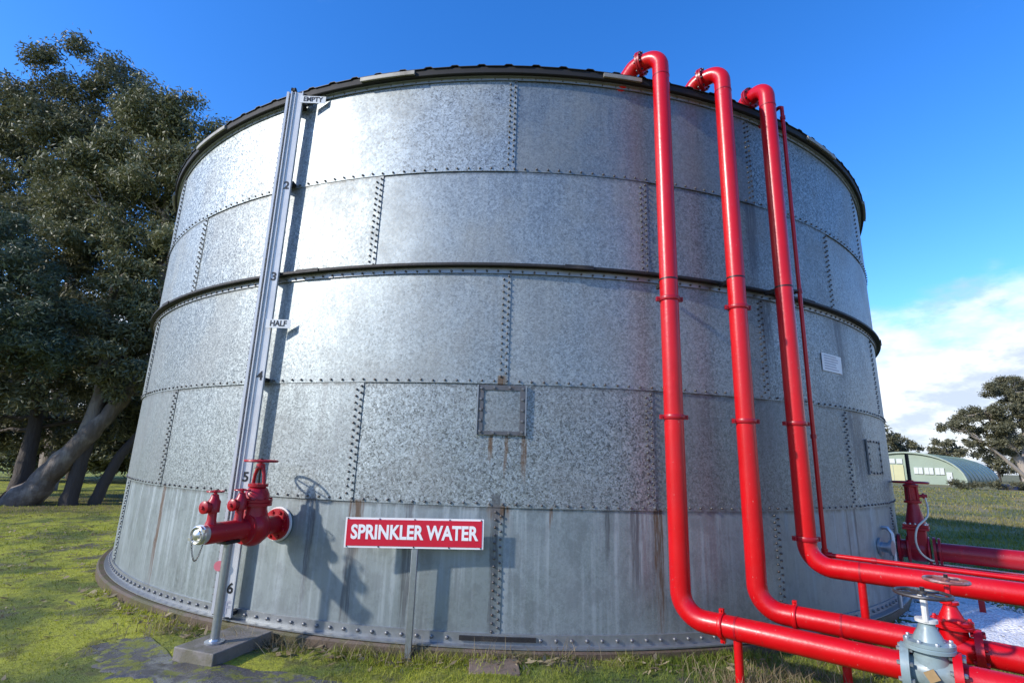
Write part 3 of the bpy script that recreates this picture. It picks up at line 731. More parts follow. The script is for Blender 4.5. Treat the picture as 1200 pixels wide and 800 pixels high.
# thin pipe
az = 25.35; base = cyl(az, R+SO, 0); tp = thing('thin_pipe', (base.x, base.y, -.1), 'thin red pipe beside the rightmost thick pipe on the tank', 'pipe')
zt, zh, rr = 5.56, .735, .021; a = rdir(az)
m = MB(); m.tube([base+UP*(zt-.02), base+UP*zh], rr, 14); m.build('upright_pipe', 'red_paint', tp)
m = MB(); m.tube(fillet([base+UP*(zt-.1), base+UP*zt, base+UP*(zt-.02)-a*.20, base+UP*(zt-.16)-a*.42], [.045, .05]), rr, 14); m.build('top_bend', 'dark_red_paint', tp)
m = MB(); m.tube([base+UP*zh-PD*.03, base+UP*zh+PD*6], rr, 14); m.build('ground_pipe', 'red_paint', tp)
m = MB(); m.tube([base+UP*(zh-.055), base+UP*(zh+.055)], rr*1.4, 14); m.tube([base+UP*zh, base+UP*zh+PD*.06], rr*1.4, 14); m.build('tee', 'red_paint', tp)
for z in (5.40, 3.33, 1.83): m = MB(); m.tube([base+UP*(z-.02), base+UP*(z+.02)], rr*1.35, 12); m.build('socket', 'dark_red_paint', tp)
m = MB(); m.tube([base+UP*zh+PD*.36, base+UP*zh+PD*.40], rr*1.3, 12); m.build('socket', 'dark_red_paint', tp)
m = MB(); m.box((base+cyl(23.4, R+SO, 0))/2+UP*3.33, (.09, .008, .008), (tdir(24.4), rdir(24.4), UP)); m.build('clamp_bar', 'stem_black', tp)
m = MB(); m.box(base+UP*3.33-a*.15, (.01, .14, .012), (tdir(az), a, UP)); m.build('wall_bracket', 'dark_angle', tp)

# ------------------------------------------------------------------ valves on the pipes
def gate_valve(name, c, label, z_bon, z_whl, wr, mats, cat='valve', fl=.13, br=.105, stem=.04, wrim=.011, group=None):
    body, bon, yoke, whl = mats
    t = thing(name, (c.x, c.y, -.1), label, cat, group)
    m = MB(); m.lathe(c-PD*fl*.9, PD, [(PR, 0), (PR*1.05, fl*.3), (br, fl*.62), (br, fl*1.18), (PR*1.05, fl*1.5), (PR, fl*1.8)], 26)
    m.lathe(c, UP, [(br*.95, 0), (br*.92, br*.8), (br*.85, z_bon-c.z-.03)], 24); m.build('body', body, t)
    for s_ in (-1, 1):
        m = MB(); m.lathe(c+PD*s_*fl-PD*.024, PD, [(PR, 0), (PR*1.72, .001), (PR*1.72, .047), (PR, .048)], 30); f = m.build('flange', body if s_ < 0 else 'red_paint', t)
        m = MB()
        for j in range(8):
            th = 2*PI*(j+.5)/8; d = (PS*math.cos(th)+UP*math.sin(th))*PR*1.45
            m.bolt(c+PD*s_*fl+d+PD*.024, PD, .014, .018); m.bolt(c+PD*s_*fl+d-PD*.024, -PD, .014, .018)
        kind(m.build('flange_bolts', 'dark_red_paint' if body != 'grey_green_paint' else 'galv_steel', f), 'stuff')
    b = c.copy(); b.z = z_bon; h = z_whl-z_bon
    m = MB(); m.lathe(b-UP*.045, UP, [(br*.85, 0), (br*1.28, .002), (br*1.28, .022), (br*1.25, .026), (br*1.28, .03), (br*1.28, .05), (br*.80, .054), (br*.70, .05+h*.12), (br*.50, .05+h*.26), (br*.42, .05+h*.34), (br*.42, .05+h*.40)], 26); m.build('bonnet', bon, t)
    m = MB()
    for j in range(8):
        th = 2*PI*(j+.5)/8; m.bolt(b+UP*.005+(PS*math.cos(th)+PD*math.sin(th))*br*1.12, UP, .012, .016)
    kind(m.build('bonnet_bolts', 'galv_steel' if body == 'grey_green_paint' else bon, t), 'stuff')
    m = MB(); m.lathe(b+UP*(h*.40), UP, [(br*.40, 0), (br*.58, .003), (br*.58, .022), (br*.3, .025)], 18)
    for s_ in (-1, 1): m.tube([b+UP*h*.44+PS*br*.5*s_, b+UP*h*.68+PS*br*.46*s_, b+UP*h*.92+PS*br*.2*s_], [.017, .016, .02], 8)
    m.lathe(b+UP*h*.88, UP, [(br*.25, 0), (br*.34, .01), (br*.3, h*.10)], 16); m.build('yoke', yoke, t)
    m = MB(); m.tube([b, Vector((c.x, c.y, z_whl+stem))], .013, 10); m.build('stem', 'stem_black', t)
    wheel('handwheel', Vector((c.x, c.y, z_whl)), wr, wrim, whl, t, spokes=5, hub=.026)
    return t
c1 = cyl(12.0, R+SO, 0)+UP*.30+PD*V1; c2 = cyl(18.2, R+SO, 0)+UP*.325+PD*V2
v1 = gate_valve('gate_valve', c1, 'grey green gate valve with dark handwheel on the nearest red pipe', .475, .755, .150, ('grey_green_paint', 'grey_green_paint', 'white_yoke', 'dark_wheel'), group='gate valves on the ground pipes')
gate_valve('gate_valve', c2, 'red gate valve with worn handwheel behind the grey green valve', .500, .765, .130, ('red_paint', 'red_paint', 'red_paint', 'worn_wheel'), br=.095, group='gate valves on the ground pipes')
# cast mark on the grey valve
simple('cast_mark', (.34, .22, .10), .6, .2, .2, 30.)
m = MB(); k = (CAM-c1); k.z = 0; k.normalize(); kt = UP.cross(k).normalized()
nb = -PS; m.box(c1+nb*.122+UP*.01, (.03, .03, .006), ((PD+UP*.6).normalized(), (UP-PD*.6).normalized(), nb)); m.build('cast_mark', 'cast_mark', v1)

# suction pipe leaving the tank on the right, with its tall rising-stem valve
SA = 50; sz = .55; s0 = cyl(SA, R, sz); SR = .11; sd_ = rdir(SA)
sp = thing('suction_pipe', cyl(SA, R+.6, -.1), 'thick red pipe leaving the far right of the tank wall', 'pipe')
m = MB(); m.lathe(s0+sd_*.01, sd_, [(SR, 0), (SR*1.6, .001), (SR*1.6, .03), (SR, .032), (SR, .09)], 28); m.build('wall_flange', 'dark_red_paint', sp)
vb = s0+sd_*.22
m = MB(); m.tube([s0+sd_*.37, s0+sd_*6.5], SR, 28); m.build('main_pipe', 'dark_red_paint', sp)
m = MB(); m.lathe(s0+sd_*.37, sd_, [(SR, 0), (SR*1.55, .001), (SR*1.55, .03), (SR, .032)], 28); m.lathe(s0+sd_*.42, sd_, [(SR, 0), (SR*1.5, .001), (SR*1.5, .025), (SR, .026)], 28); m.build('flange', 'dark_red_paint', sp)
m = MB(); m.box(s0+sd_*3.2-UP*.17, (2.9, .05, .022), (sd_, sd_.cross(UP), UP)); m.build('bearer', 'dark_red_paint', sp)
for l in (.75, 3.2, 5.8): m = MB(); m.box(s0+sd_*l-UP*(sz/2+.14), (.03, .03, .24), (sd_, sd_.cross(UP), UP)); m.build('support_post', 'dark_red_paint', sp)
tv = thing('tall_valve', (vb.x, vb.y, -.1), 'tall red valve with black rising stem standing right of the tank', 'valve')
m = MB(); m.lathe(vb-sd_*.12, sd_, [(SR*1.1, 0), (SR*1.55, .001), (SR*1.55, .028), (SR*1.15, .032), (SR*1.3, .08), (SR*1.3, .17), (SR*1.15, .208), (SR*1.55, .212), (SR*1.55, .24), (SR*1.1, .242)], 28)
m.box(vb+UP*.12, (.10, .125, .13), (sd_, sd_.cross(UP), UP)); m.build('body', 'dark_red_paint', tv, bevel=.012)
m = MB(); m.box(vb+UP*.265, (.135, .165, .016), (sd_, sd_.cross(UP), UP)); m.box(vb+UP*.30, (.13, .16, .016), (sd_, sd_.cross(UP), UP)); m.build('bonnet_flange', 'dark_red_paint', tv, bevel=.004)
m = MB(); SB = sd_.cross(UP)
for i in range(5):
    for s_ in (-1, 1): m.bolt(vb+UP*.316+SB*.145*s_+sd_*(-.1+.05*i), UP, .012, .016)
kind(m.build('bonnet_bolts', 'silver_cast', tv), 'stuff')
zb = vb.z
m = MB(); m.lathe(vb+UP*.31, UP, [(.115, 0), (.10, .06), (.075, .18), (.062, .25), (.06, .27)], 22); m.build('bonnet', 'dark_red_paint', tv)
m = MB(); m.lathe(vb+UP*.57, UP, [(.06, 0), (.095, .004), (.095, .035), (.06, .04), (.06, .05)], 20)
for j in range(4):
    th = PI/2*j+.6; d = Vector((math.cos(th), math.sin(th), 0)); m.tube([vb+UP*.60+d*.062, vb+UP*.70+d*.060, vb+UP*.80+d*.055], .02, 8)
m.lathe(vb+UP*.61, UP, [(.056, 0), (.052, .18)], 14)
m.lathe(vb+UP*.77, UP, [(.05, 0), (.085, .01), (.085, .035), (.05, .05), (.04, .06)], 20); m.build('yoke', 'dark_red_paint', tv)
m = MB(); m.tube([vb+UP*.55, Vector((vb.x, vb.y, 1.75))], [.021, .021], 12)
for i in range(16): m.torus(Vector((vb.x, vb.y, 1.42+.02*i)), UP, .021, .004, 12, 5)
m.build('stem', 'stem_black', tv)
wheel('handwheel', Vector((vb.x, vb.y, 1.385)), .19, .014, 'dark_red_paint', tv, spokes=5, hub=.04)
m = MB(); m.lathe(vb+UP*.665+Vector((.05, -.03, 0)), Vector((.85, -.5, .05)), [(.02, 0), (.02, .05), (.035, .052), (.035, .07), (.02, .072), (.02, .10)], 14); m.build('side_tap', 'dark_red_paint', tv)
tapP = vb+UP*.655+Vector((.115, -.068, 0))
hose = []
ctl = [tapP, tapP+Vector((.01, -.01, -.10)), vb+Vector((.03, -.17, .42)), vb+Vector((-.16, -.24, .30)), vb+Vector((-.22, -.26, .14)), vb+Vector((-.17, -.25, .0)), vb+Vector((-.02, -.20, -.09)), vb+Vector((.12, -.17, -.11))]
for i in range(1, len(ctl)-2):
    for j in range(8):
        t = j/8; p0, p1_, p2_, p3_ = ctl[i-1:i+3]
        hose.append(.5*((2*p1_)+(p2_-p0)*t+(2*p0-5*p1_+4*p2_-p3_)*t*t+(3*p1_-p0-3*p2_+p3_)*t**3))
m = MB(); m.tube([tapP]+hose+[ctl[-2], ctl[-1]], .0115, 8); tag(m.build('hose', 'hose_white', smooth=60), 'thin cream hose looping from the tall red valve', 'hose')

# ------------------------------------------------------------------ hangar and far field
HX = Vector((math.cos(rad(40)), math.sin(rad(40)), 0)); HW = Vector((-math.sin(rad(40)), math.cos(rad(40)), 0))
h0 = Vector((61.3, 60, -.1)); hw, hh, hl = 6.6, 4.3, 25.
hang = thing('hangar', h0+HW*hw+HX*hl/2, 'green arched hangar across the field at right', 'hangar')
def hpnt(t, w, z): return h0+HX*t+HW*(hw+w)+UP*z
arcp = []
for i in range(21):
    th = PI*i/20; arcp.append((-hw*math.cos(th), hh*math.sin(th)**.85))
m = MB(); V = []; F = []
for (w, z) in arcp: V += [hpnt(0.05, w*.985, max(0, z-.05)), hpnt(.25, w*.985, max(0, z-.05))]
F.append(tuple(range(0, 42, 2))); F.append(tuple(range(41, 0, -2)))
m.add(V, F); m.build('gable_wall', 'hangar_wall', hang, smooth=0)
m = MB(); V = []; F = []; NL = 26
for j in range(NL+1):
    for (w, z) in arcp: V.append(hpnt(-.25+(hl+.25)*j/NL, w, z+.02))
for j in range(NL):
    for i in range(20): F.append((j*21+i, j*21+i+1, (j+1)*21+i+1, (j+1)*21+i))
m.add(V, F); o = m.build('roof', 'hangar_roof', hang, smooth=40); sd = o.modifiers.new('thickness', 'SOLIDIFY'); sd.thickness = .12
m = MB()
for j in range(1, 9): m.tube([hpnt(hl*j/9, w*1.004, z*1.004+.05) for (w, z) in arcp], .045, 5)
kind(m.build('roof_ribs', 'hangar_roof', hang), 'stuff')
m = MB(); m.tube([hpnt(-.28, w, z) for (w, z) in arcp], .11, 6); m.build('roof_verge', 'hangar_trim', hang)
def panel(name, mat, w0, w1, z0, z1, par=hang, d=-.06):
    m = MB(); m.box(hpnt(d, (w0+w1)/2, (z0+z1)/2), (.05, abs(w1-w0)/2, (z1-z0)/2), (HX, HW, UP)); return m.build(name, mat, par)
dr = panel('door', 'hangar_door', .3, 2.9, .0, 2.55)
for i in range(2): panel('door_panel', 'hangar_trim', 1.55+.0*i+.6*i, 1.60+.6*i, .05, 2.5, dr, -.12)
for w in (.35, 1.25, 2.15): panel('window', 'hangar_window', w, w+.7, 2.75, 3.4)
for w in (-4.3, -3.1, -1.9): 
    wn = panel('window', 'hangar_window', w, w+1.0, 1.35, 2.25)
    panel('glazing_bar', 'hangar_trim', w+.48, w+.53, 1.36, 2.24, wn, -.12)
panel('door', 'hangar_window', -5.1, -4.5, .0, 1.7)
tag(MB().box((70.5, 52.5, .18), (16., .12, .28), (Vector((.97, .24, 0)), Vector((-.24, .97, 0)), UP)).build('low_fence', 'blue_sheet'), 'low dark blue sheet fence along the field before the hangar', 'fence')

# ------------------------------------------------------------------ trees
def leaf_cloud(blobs, n, L, Wd, droop, seed, clump=.45, per=42, spread=1.):
    r = np.random.default_rng(seed); vol = np.array([b[3]*b[4]*b[5] for b in blobs])**.72; cnt = (vol/vol.sum()*n).astype(int)
    C = []
    for b, k in zip(blobs, cnt):
        nc = max(4, k//per); ax = np.array(b[3:6]); ns = int(max(4, min(16, nc//9)))
        d = r.normal(size=(ns, 3)); d[:, 2] += .25; d /= np.linalg.norm(d, axis=1)[:, None]
        sc = np.array(b[:3])+d*(r.uniform(.45, 1., ns)**.6)[:, None]*ax*.92          # sprays on the outside of the mass
        si = r.integers(0, ns, nc); sr = (.42*ax.mean())*r.uniform(.6, 1.2, ns)
        e = r.normal(size=(nc, 3)); e /= np.linalg.norm(e, axis=1)[:, None]
        cc = sc[si]+e*(r.uniform(0, 1, nc)**.45*sr[si])[:, None]*np.array([1, 1, .62])
        s = clump*r.uniform(.4, 1.1, nc)*.8
        idx = np.repeat(np.arange(nc), per)
        C.append(cc[idx]+r.normal(size=(len(idx), 3))*s[idx][:, None]*np.array([1, 1, .8])*.6)
    C = np.concatenate(C); N = len(C)
    d = r.normal(size=(N, 3)); d[:, 2] = d[:, 2]*.7-droop; d /= np.linalg.norm(d, axis=1)[:, None]
    q = r.normal(size=(N, 3)); s = np.cross(d, q); s /= np.linalg.norm(s, axis=1)[:, None]
    l = (L*r.uniform(.6, 1.35, N))[:, None]; w = (Wd*r.uniform(.7, 1.3, N))[:, None]
    V = np.stack([C, C+d*l*.45+s*w*.5, C+d*l, C+d*l*.45-s*w*.5], 1).reshape(-1, 3)
    return V, np.arange(4*N).reshape(N, 4), r.uniform(0, 1, N)
def tree(name, label, trunks, blobs, n, L, Wd, leafmat, barkmat, seed, droop=.7, clump=.45, group=None, limbmat=None, limb_r=.09, per=42):
    base = trunks[0][0][:3]
    t = thing(name, base, label, 'tree', group); r = random.Random(seed)
    def smoothpath(P):
        P = [Vector(p[:3]) for p in P]; rr = [p[3] for p in trunks_now]; out = []; ro = []
        for i in range(len(P)-1):
            p0 = P[max(0, i-1)]; p1_, p2_ = P[i], P[i+1]; p3_ = P[min(len(P)-1, i+2)]
            for j in range(6):
                u = j/6; q = .5*((2*p1_)+(p2_-p0)*u+(2*p0-5*p1_+4*p2_-p3_)*u*u+(3*p1_-p0-3*p2_+p3_)*u**3)
                out.append(q+Vector((r.gauss(0, 1), r.gauss(0, 1), r.gauss(0, 1)))*.06*rr[i]); ro.append((rr[i]*(1-u)+rr[i+1]*u)*r.uniform(.93, 1.07))
        return out+[P[-1]], ro+[rr[-1]]
    nodes = []
    for tr in trunks:
        trunks_now = tr; p, rr = smoothpath(tr); m = MB(); m.tube(p, rr, 12); m.build('trunk', barkmat, t, smooth=60)
        nodes += [(q, k) for q, k in zip(p, rr)][len(p)//3:]
    for b in blobs:
        c = Vector(b[:3]); q, k = min(nodes, key=lambda e: (e[0]-c).length+(3 if e[0].z > c.z+.3 else 0))
        k = min(k*.7, limb_r)
        for s_ in range(2 if b[3] > 1.4 else 1):
            tgt = c+Vector((r.uniform(-.5, .5)*b[3], r.uniform(-.5, .5)*b[4], r.uniform(-.1, .55)*b[5])); mid = (q+tgt)/2+Vector((r.gauss(0, .25), r.gauss(0, .25), r.uniform(-.35, .1)))*(tgt-q).length*.3
            pts = [q*(1-u)**2+mid*2*u*(1-u)+tgt*u*u+Vector((r.gauss(0, .03), r.gauss(0, .03), r.gauss(0, .03))) for u in [i/9 for i in range(10)]]
            m = MB(); m.tube(pts, [k*(1-.8*i/9) for i in range(10)], 7)
            for e in range(3):
                i = r.randint(4, 8); st = pts[i]; en = st+Vector((r.uniform(-1, 1)*b[3], r.uniform(-1, 1)*b[4], r.uniform(-.2, .8)*b[5]))*.55; md = (st+en)/2+UP*-.1
                m.tube([st, md, en], [k*.38, k*.26, k*.08], 5)
            m.build('limb', limbmat or barkmat, t, smooth=60)
    V, F, rv = leaf_cloud(blobs, n, L, Wd, droop, seed, clump, per)
    link('crown', fast_mesh('crown', V, F, rv), leafmat, t)
    return t
GL = 'eucalypts left of the tank'
g0 = -.22
tree('gum_tree', 'big olive gum tree with thick leaning trunk left of the tank',
     [[(-14.1, 4.1, g0, .50), (-13.5, 4.2, .7, .33), (-12.7, 4.4, 1.9, .25), (-11.9, 4.7, 3.4, .18), (-11.6, 5.0, 5.2, .14), (-12.2, 5.3, 8.0, .15), (-12.5, 5.3, 10.5, .08)],
      [(-12.9, 4.4, 1.6, .22), (-12.9, 4.7, 3.4, .18), (-13.4, 5.0, 6.0, .13), (-13.6, 5.2, 9.0, .07)]],
     [(-13.4, 5.4, 11.6, 2.1, 1.8, 1.7), (-11.9, 5.4, 12.6, 1.7, 1.7, 1.3), (-14.9, 5.2, 10.3, 1.7, 1.6, 1.6), (-12.4, 4.8, 9.6, 1.8, 1.5, 1.4), (-10.9, 5.4, 10.9, 1.3, 1.4, 1.5), (-10.6, 5.6, 12.0, .9, 1.0, .9),
      (-14.2, 5.0, 8.1, 1.5, 1.4, 1.1), (-11.0, 5.2, 8.6, 1.1, 1.2, .9), (-13.3, 5.0, 13.2, 1.4, 1.3, .8), (-15.8, 5.4, 8.4, 1.3, 1.3, 1.1), (-10.6, 5.6, 6.7, .8, 1.0, .7), (-12.6, 4.3, 6.6, 1.3, .8, .9), (-11.3, 4.4, 6.2, .9, .7, .8), (-11.5, 4.5, 7.9, 1.0, .8, .8)],
     86000, .17, .05, 'gum_leaf_olive', 'gum_bark', 11, .8, .42, GL, 'pale_bark', .10)
tree('gum_tree', 'tallest dark gum tree at the far left behind the olive one',
     [[(-17.6, 9.0, g0, .36), (-18.0, 9.1, 3.0, .26), (-18.6, 9.3, 7.0, .26), (-19.4, 9.6, 11.5, .19), (-20.0, 9.8, 16.0, .09)]],
     [(-20.6, 9.8, 18.4, 2.3, 2.0, 1.5), (-22.6, 9.6, 16.4, 2.2, 2.0, 1.8), (-19.0, 9.8, 16.8, 1.8, 1.8, 1.5), (-20.7, 9.2, 14.6, 2.2, 2.0, 1.5), (-23.6, 9.6, 13.6, 2.0, 2.0, 1.7), (-18.4, 9.4, 13.6, 1.5, 1.6, 1.3),
      (-21.6, 9.2, 11.9, 2.0, 1.8, 1.3), (-17.7, 10, 17.2, 1.1, 1.2, .8), (-19.0, 9.0, 11.2, 1.6, 1.5, 1.2), (-25.0, 9.6, 16.6, 1.8, 1.8, 1.5), (-22.3, 10.2, 15.0, 2.0, 1.6, 1.5), (-19.8, 10.2, 13.0, 1.8, 1.5, 1.3), (-17.3, 9.8, 15.4, 1.2, 1.2, 1.0), (-23.6, 9.6, 11.0, 1.8, 1.5, 1.2)],
     84000, .20, .062, 'gum_leaf_dark', 'gum_bark', 12, .6, .5, GL, 'gum_bark', .11)
tree('acacia_tree', 'dark blue green wattle filling the left edge below the gums',
     [[(-15.1, 3.2, g0, .16), (-15.2, 3.2, 2.0, .13), (-15.3, 3.1, 4.2, .08)], [(-15.6, 3.4, g0, .14), (-16.2, 3.2, 2.5, .11), (-16.6, 3.0, 5.0, .06)]],
     [(-15.6, 2.7, 7.4, 1.3, 1.0, .9), (-14.1, 2.8, 6.2, 1.2, 1.0, .9), (-16.4, 2.6, 6.0, 1.4, 1.2, 1.0), (-13.2, 3.0, 5.1, .8, .8, .7), (-15.0, 2.6, 4.9, 1.4, 1.1, .9), (-16.8, 2.8, 4.3, 1.2, 1.1, .9), (-13.6, 3.0, 3.9, 1.0, .9, .7), (-17.4, 2.8, 7.4, 1.2, 1.2, 1.0)],
     46000, .15, .036, 'acacia_leaf', 'dark_bark', 13, .2, .34, GL)
tree('gum_tree', 'slim dark trunked gum tree right of the leaning trunk',
     [[(-12.9, 4.35, g0, .24), (-12.85, 4.5, 1.4, .17), (-12.7, 5.0, 3.2, .16), (-12.9, 5.6, 6.0, .10)], [(-12.45, 4.75, g0, .18), (-12.2, 5.0, 1.1, .15), (-11.6, 5.4, 2.4, .10), (-10.9, 5.8, 4.0, .06)]],
     [(-13.6, 5.8, 5.6, 1.5, 1.2, 1.1), (-12.0, 5.8, 4.6, 1.3, 1.2, 1.0), (-11.0, 5.9, 5.4, 1.0, 1.1, .9), (-14.2, 5.6, 3.9, 1.3, 1.1, .8), (-10.6, 6.0, 3.9, .9, .9, .7), (-12.5, 6.4, 3.3, 1.4, 1., .7), (-11.2, 6.2, 7.2, 1.2, 1.2, 1.0), (-13.2, 6.2, 7.3, 1.4, 1.3, 1.1), (-12.2, 3.9, 4.5, 1.0, .8, .7), (-11.3, 4.3, 3.7, .9, .8, .6), (-13.4, 3.8, 4.9, 1.1, .8, .8), (-11.0, 4.6, 5.4, .8, .8, .8), (-10.6, 5.0, 2.9, .7, .7, .45), (-11.8, 6.8, 2.2, 1.1, .7, .7), (-12.1, 4.0, 3.3, .8, .5, .5), (-10.9, 6.6, 1.9, .8, .6, .5)],
     62000, .17, .05, 'gum_leaf_dark', 'dark_bark', 14, .6, .40, GL, 'pale_bark', .06)
tree('gum_tree', 'black trunked tree at the left edge under the wattle',
     [[(-14.7, 4.6, g0, .28), (-14.8, 4.8, 1.6, .20), (-15.3, 5.2, 4.0, .15), (-16.0, 5.6, 7.0, .09)]],
     [(-16.6, 6.0, 7.4, 1.6, 1.4, 1.2), (-15.2, 5.6, 5.6, 1.5, 1.3, 1.0), (-17.4, 5.8, 5.2, 1.5, 1.3, 1.1), (-15.8, 5.6, 3.6, 1.5, 1.2, .9), (-17.6, 6.2, 9.2, 1.6, 1.5, 1.2), (-16.4, 6.4, 10.8, 1.5, 1.4, 1.2), (-18.4, 6.0, 3.2, 1.5, 1.3, .9), (-14.4, 3.6, 3.7, 1.1, .7, .7), (-15.6, 3.5, 3.0, 1.1, .8, .6), (-16.6, 4.5, 2.4, 1.1, .8, .6), (-16.6, 6.4, 1.9, 1.3, .8, .8), (-15.1, 6.6, 2.1, 1.2, .8, .8), (-13.5, 6.8, 2.1, 1.2, .8, .8), (-18.2, 6.2, 1.8, 1.3, .8, .8), (-14.4, 4.0, 2.7, .8, .5, .5)],
     70000, .18, .055, 'gum_leaf_dark', 'dark_bark', 15, .6, .42, GL, 'dark_bark', .08)
for i, (x, y, h, lab) in enumerate(((-22.5, 16, 10, 'shaded gum tree behind the grove, first from the left edge'), (-19.3, 18.5, 9.0, 'shaded gum tree behind the grove, seen past the leaning trunk'), (-16.2, 19, 9.0, 'shaded gum tree behind the grove, second from the tank edge'), (-13.2, 18, 10.5, 'shaded gum tree behind the grove, closest to the tank edge'), (-27, 16, 11, 'shaded gum tree behind the grove at the picture edge'))):
    tree('gum_tree', lab, [[(x, y, g0, .28), (x+.3, y, h*.3, .22), (x-.2, y+.2, h*.7, .12)]],
         [(x+dx, y+dy, h*f, 2.3, 1.6, h*.15) for dx, dy, f in ((0, 0, .92), (1.7, .2, .74), (-1.7, 0, .72), (.3, -.6, .54), (-2.0, .2, .44), (2.1, 0, .42), (0, 0, .30), (-1.6, -.5, .20), (1.6, -.5, .18))],
         20000, .30, .12, 'gum_leaf_dark', 'dark_bark', 30+i, .5, .55, 'shaded gums behind the grove')
for i, (x, y, w_, lab) in enumerate(((-24.5, 13.0, 2.6, 'dark low scrub under the grove, leftmost clump'), (-20.5, 14.0, 2.4, 'dark low scrub under the grove, second clump from the left'), (-17.4, 14.5, 2.0, 'dark low scrub under the grove behind the leaning trunk'), (-14.4, 15.0, 1.7, 'dark low scrub under the grove, clump nearest the tank'))):
    t = thing('shrub', (x, y, g0), lab, 'shrub', 'scrub under the gums')
    V, F, rv = leaf_cloud([(x+dx*w_, y+random.uniform(-.6, .6), z_, .75*w_, .8, .75) for dx, z_ in ((-.8, .9), (0, 1.2), (.8, .9), (-.4, 2.3), (.5, 2.4), (0, 3.2))], 9000, .26, .10, .1, 90+i, .4); link('foliage', fast_mesh('foliage', V, F, rv), 'gum_leaf_dark', t)
    for j in range(5):
        m = MB(); m.tube([(x, y, g0-.05), (x+random.uniform(-.4, .4)*w_, y, 1.0), (x+random.uniform(-.9, .9)*w_, y+random.uniform(-.4, .4), 2.4)], [.05, .035, .015], 5); m.build('stem', 'dark_bark', t)
# far right gum and companions
tree('gum_tree', 'wide spreading gum tree right of the hangar with pale trunk',
     [[(64.6, 55, -.1, .55), (64.2, 55, 2.6, .46), (63.0, 55.2, 5.6, .34), (61.5, 55.4, 8.5, .20)], [(64.2, 55, 2.0, .36), (65.2, 55, 5.5, .28), (65.5, 55.5, 9.5, .18), (65.6, 55.5, 12, .10)], [(64.4, 54.8, 1.0, .28), (61.6, 54.6, 3.6, .20), (59.2, 54.6, 5.6, .12)]],
     [(62.6, 55.5, 12.4, 1.9, 1.8, .8), (65.4, 55.5, 13.2, 2.3, 2.0, .9), (67.9, 55.5, 12.8, 2.2, 2.0, 1.1), (60.2, 55.4, 9.0, 2.1, 2.0, .95), (57.6, 55.2, 7.6, 1.8, 1.7, .85), (62.8, 55.2, 9.3, 2.2, 2.0, 1.0), (61.2, 54.8, 7.4, 2.2, 1.9, .9), (65.0, 55.0, 8.2, 2.0, 2.0, 1.2),
      (63.4, 54.8, 6.2, 1.9, 1.8, 1.0), (59.3, 55, 6.4, 1.5, 1.4, .7), (67.6, 55, 9.2, 2.4, 2.0, 1.8), (68, 55, 6, 2.2, 2.0, 1.6), (60.6, 54.5, 5.2, 1.6, 1.4, .7), (62.6, 55.5, 7.6, 2.2, 1.8, 1.1), (64.3, 54.5, 10.4, 1.8, 1.6, .8), (66.6, 56, 10.8, 1.9, 1.8, 1.0), (61.8, 56, 4.2, 1.8, 1.5, .8), (56.2, 55.2, 7.0, 1.5, 1.4, .7), (58.6, 55.4, 8.6, 1.8, 1.6, .8), (58.2, 55, 5.4, 1.3, 1.2, .6), (64, 55.5, 11.6, 2.0, 1.8, .8)],
     62000, .28, .12, 'far_leaf', 'pale_bark', 21, .5, .55, None, 'pale_bark', .16)
tree('gum_tree', 'bright green young tree beside the pale trunked gum at right edge',
     [[(66.2, 52, -.1, .18), (66.2, 52, 2.5, .14), (66.0, 52, 6, .07)]], [(65.8, 52, 6.8, 1.5, 1.4, 1.1), (64.9, 52, 5.2, 1.3, 1.2, 1.0), (67.4, 52, 5.6, 1.5, 1.4, 1.2), (66.2, 52, 4.0, 1.5, 1.3, .8)],
     8000, .30, .11, 'light_gum_leaf', 'pale_bark', 22, .4, .45)
ORD = 'first second third fourth fifth sixth seventh eighth ninth'.split()
for i in range(9):
    x = 84+i*5.4+random.uniform(-1, 1); y = 112+random.uniform(-6, 6); h = [12.5, 10.5, 9.6, 8.6, 9.2, 10.5, 11, 12, 12][i]
    tree('far_tree', ORD[i]+' bushland tree from the tank in the row behind the hangar', [[(x, y, -.1, .3), (x, y, h*.5, .2), (x+.2, y, h*.8, .1)]],
         [(x+dx, y+dy, h*f, 3.2, 2.4, h*.16) for dx, dy, f in ((0, 0, .86), (2.2, 0, .66), (-2.2, .5, .64), (.5, -.5, .44), (-1.5, 0, .34), (2.2, 0, .28))],
         3600, .62, .30, 'far_leaf', 'dark_bark', 50+i, .3, .8, 'bushland trees behind the hangar', None, .12, 24)
for i, (x, y, s_, lab) in enumerate(((47.5, 44, 1.0, 'low dry shrub in the field below the hangar windows'), (54.5, 47, 1.2, 'low olive shrub in the field below the hangar roof'), (60.5, 49.5, 1.0, 'low brown shrub near the pale trunked gum'))):
    t = thing('shrub', (x, y, -.1), lab, 'shrub', 'low shrubs in the field')
    V, F, rv = leaf_cloud([(x+dx, y, .25*s_, 1.5*s_, .8*s_, .38*s_) for dx in (-1.4, 0, 1.5)], 2600, .26, .07, -.3, 80+i, .3); link('foliage', fast_mesh('foliage', V, F, rv), 'far_leaf', t)
    m = MB()
    for j in range(6): m.tube([(x, y, -.15), (x+random.uniform(-1.2, 1.2)*s_, y+random.uniform(-.4, .4), .3*s_)], [.03, .01], 5)
    m.build('stems', 'dark_bark', t)

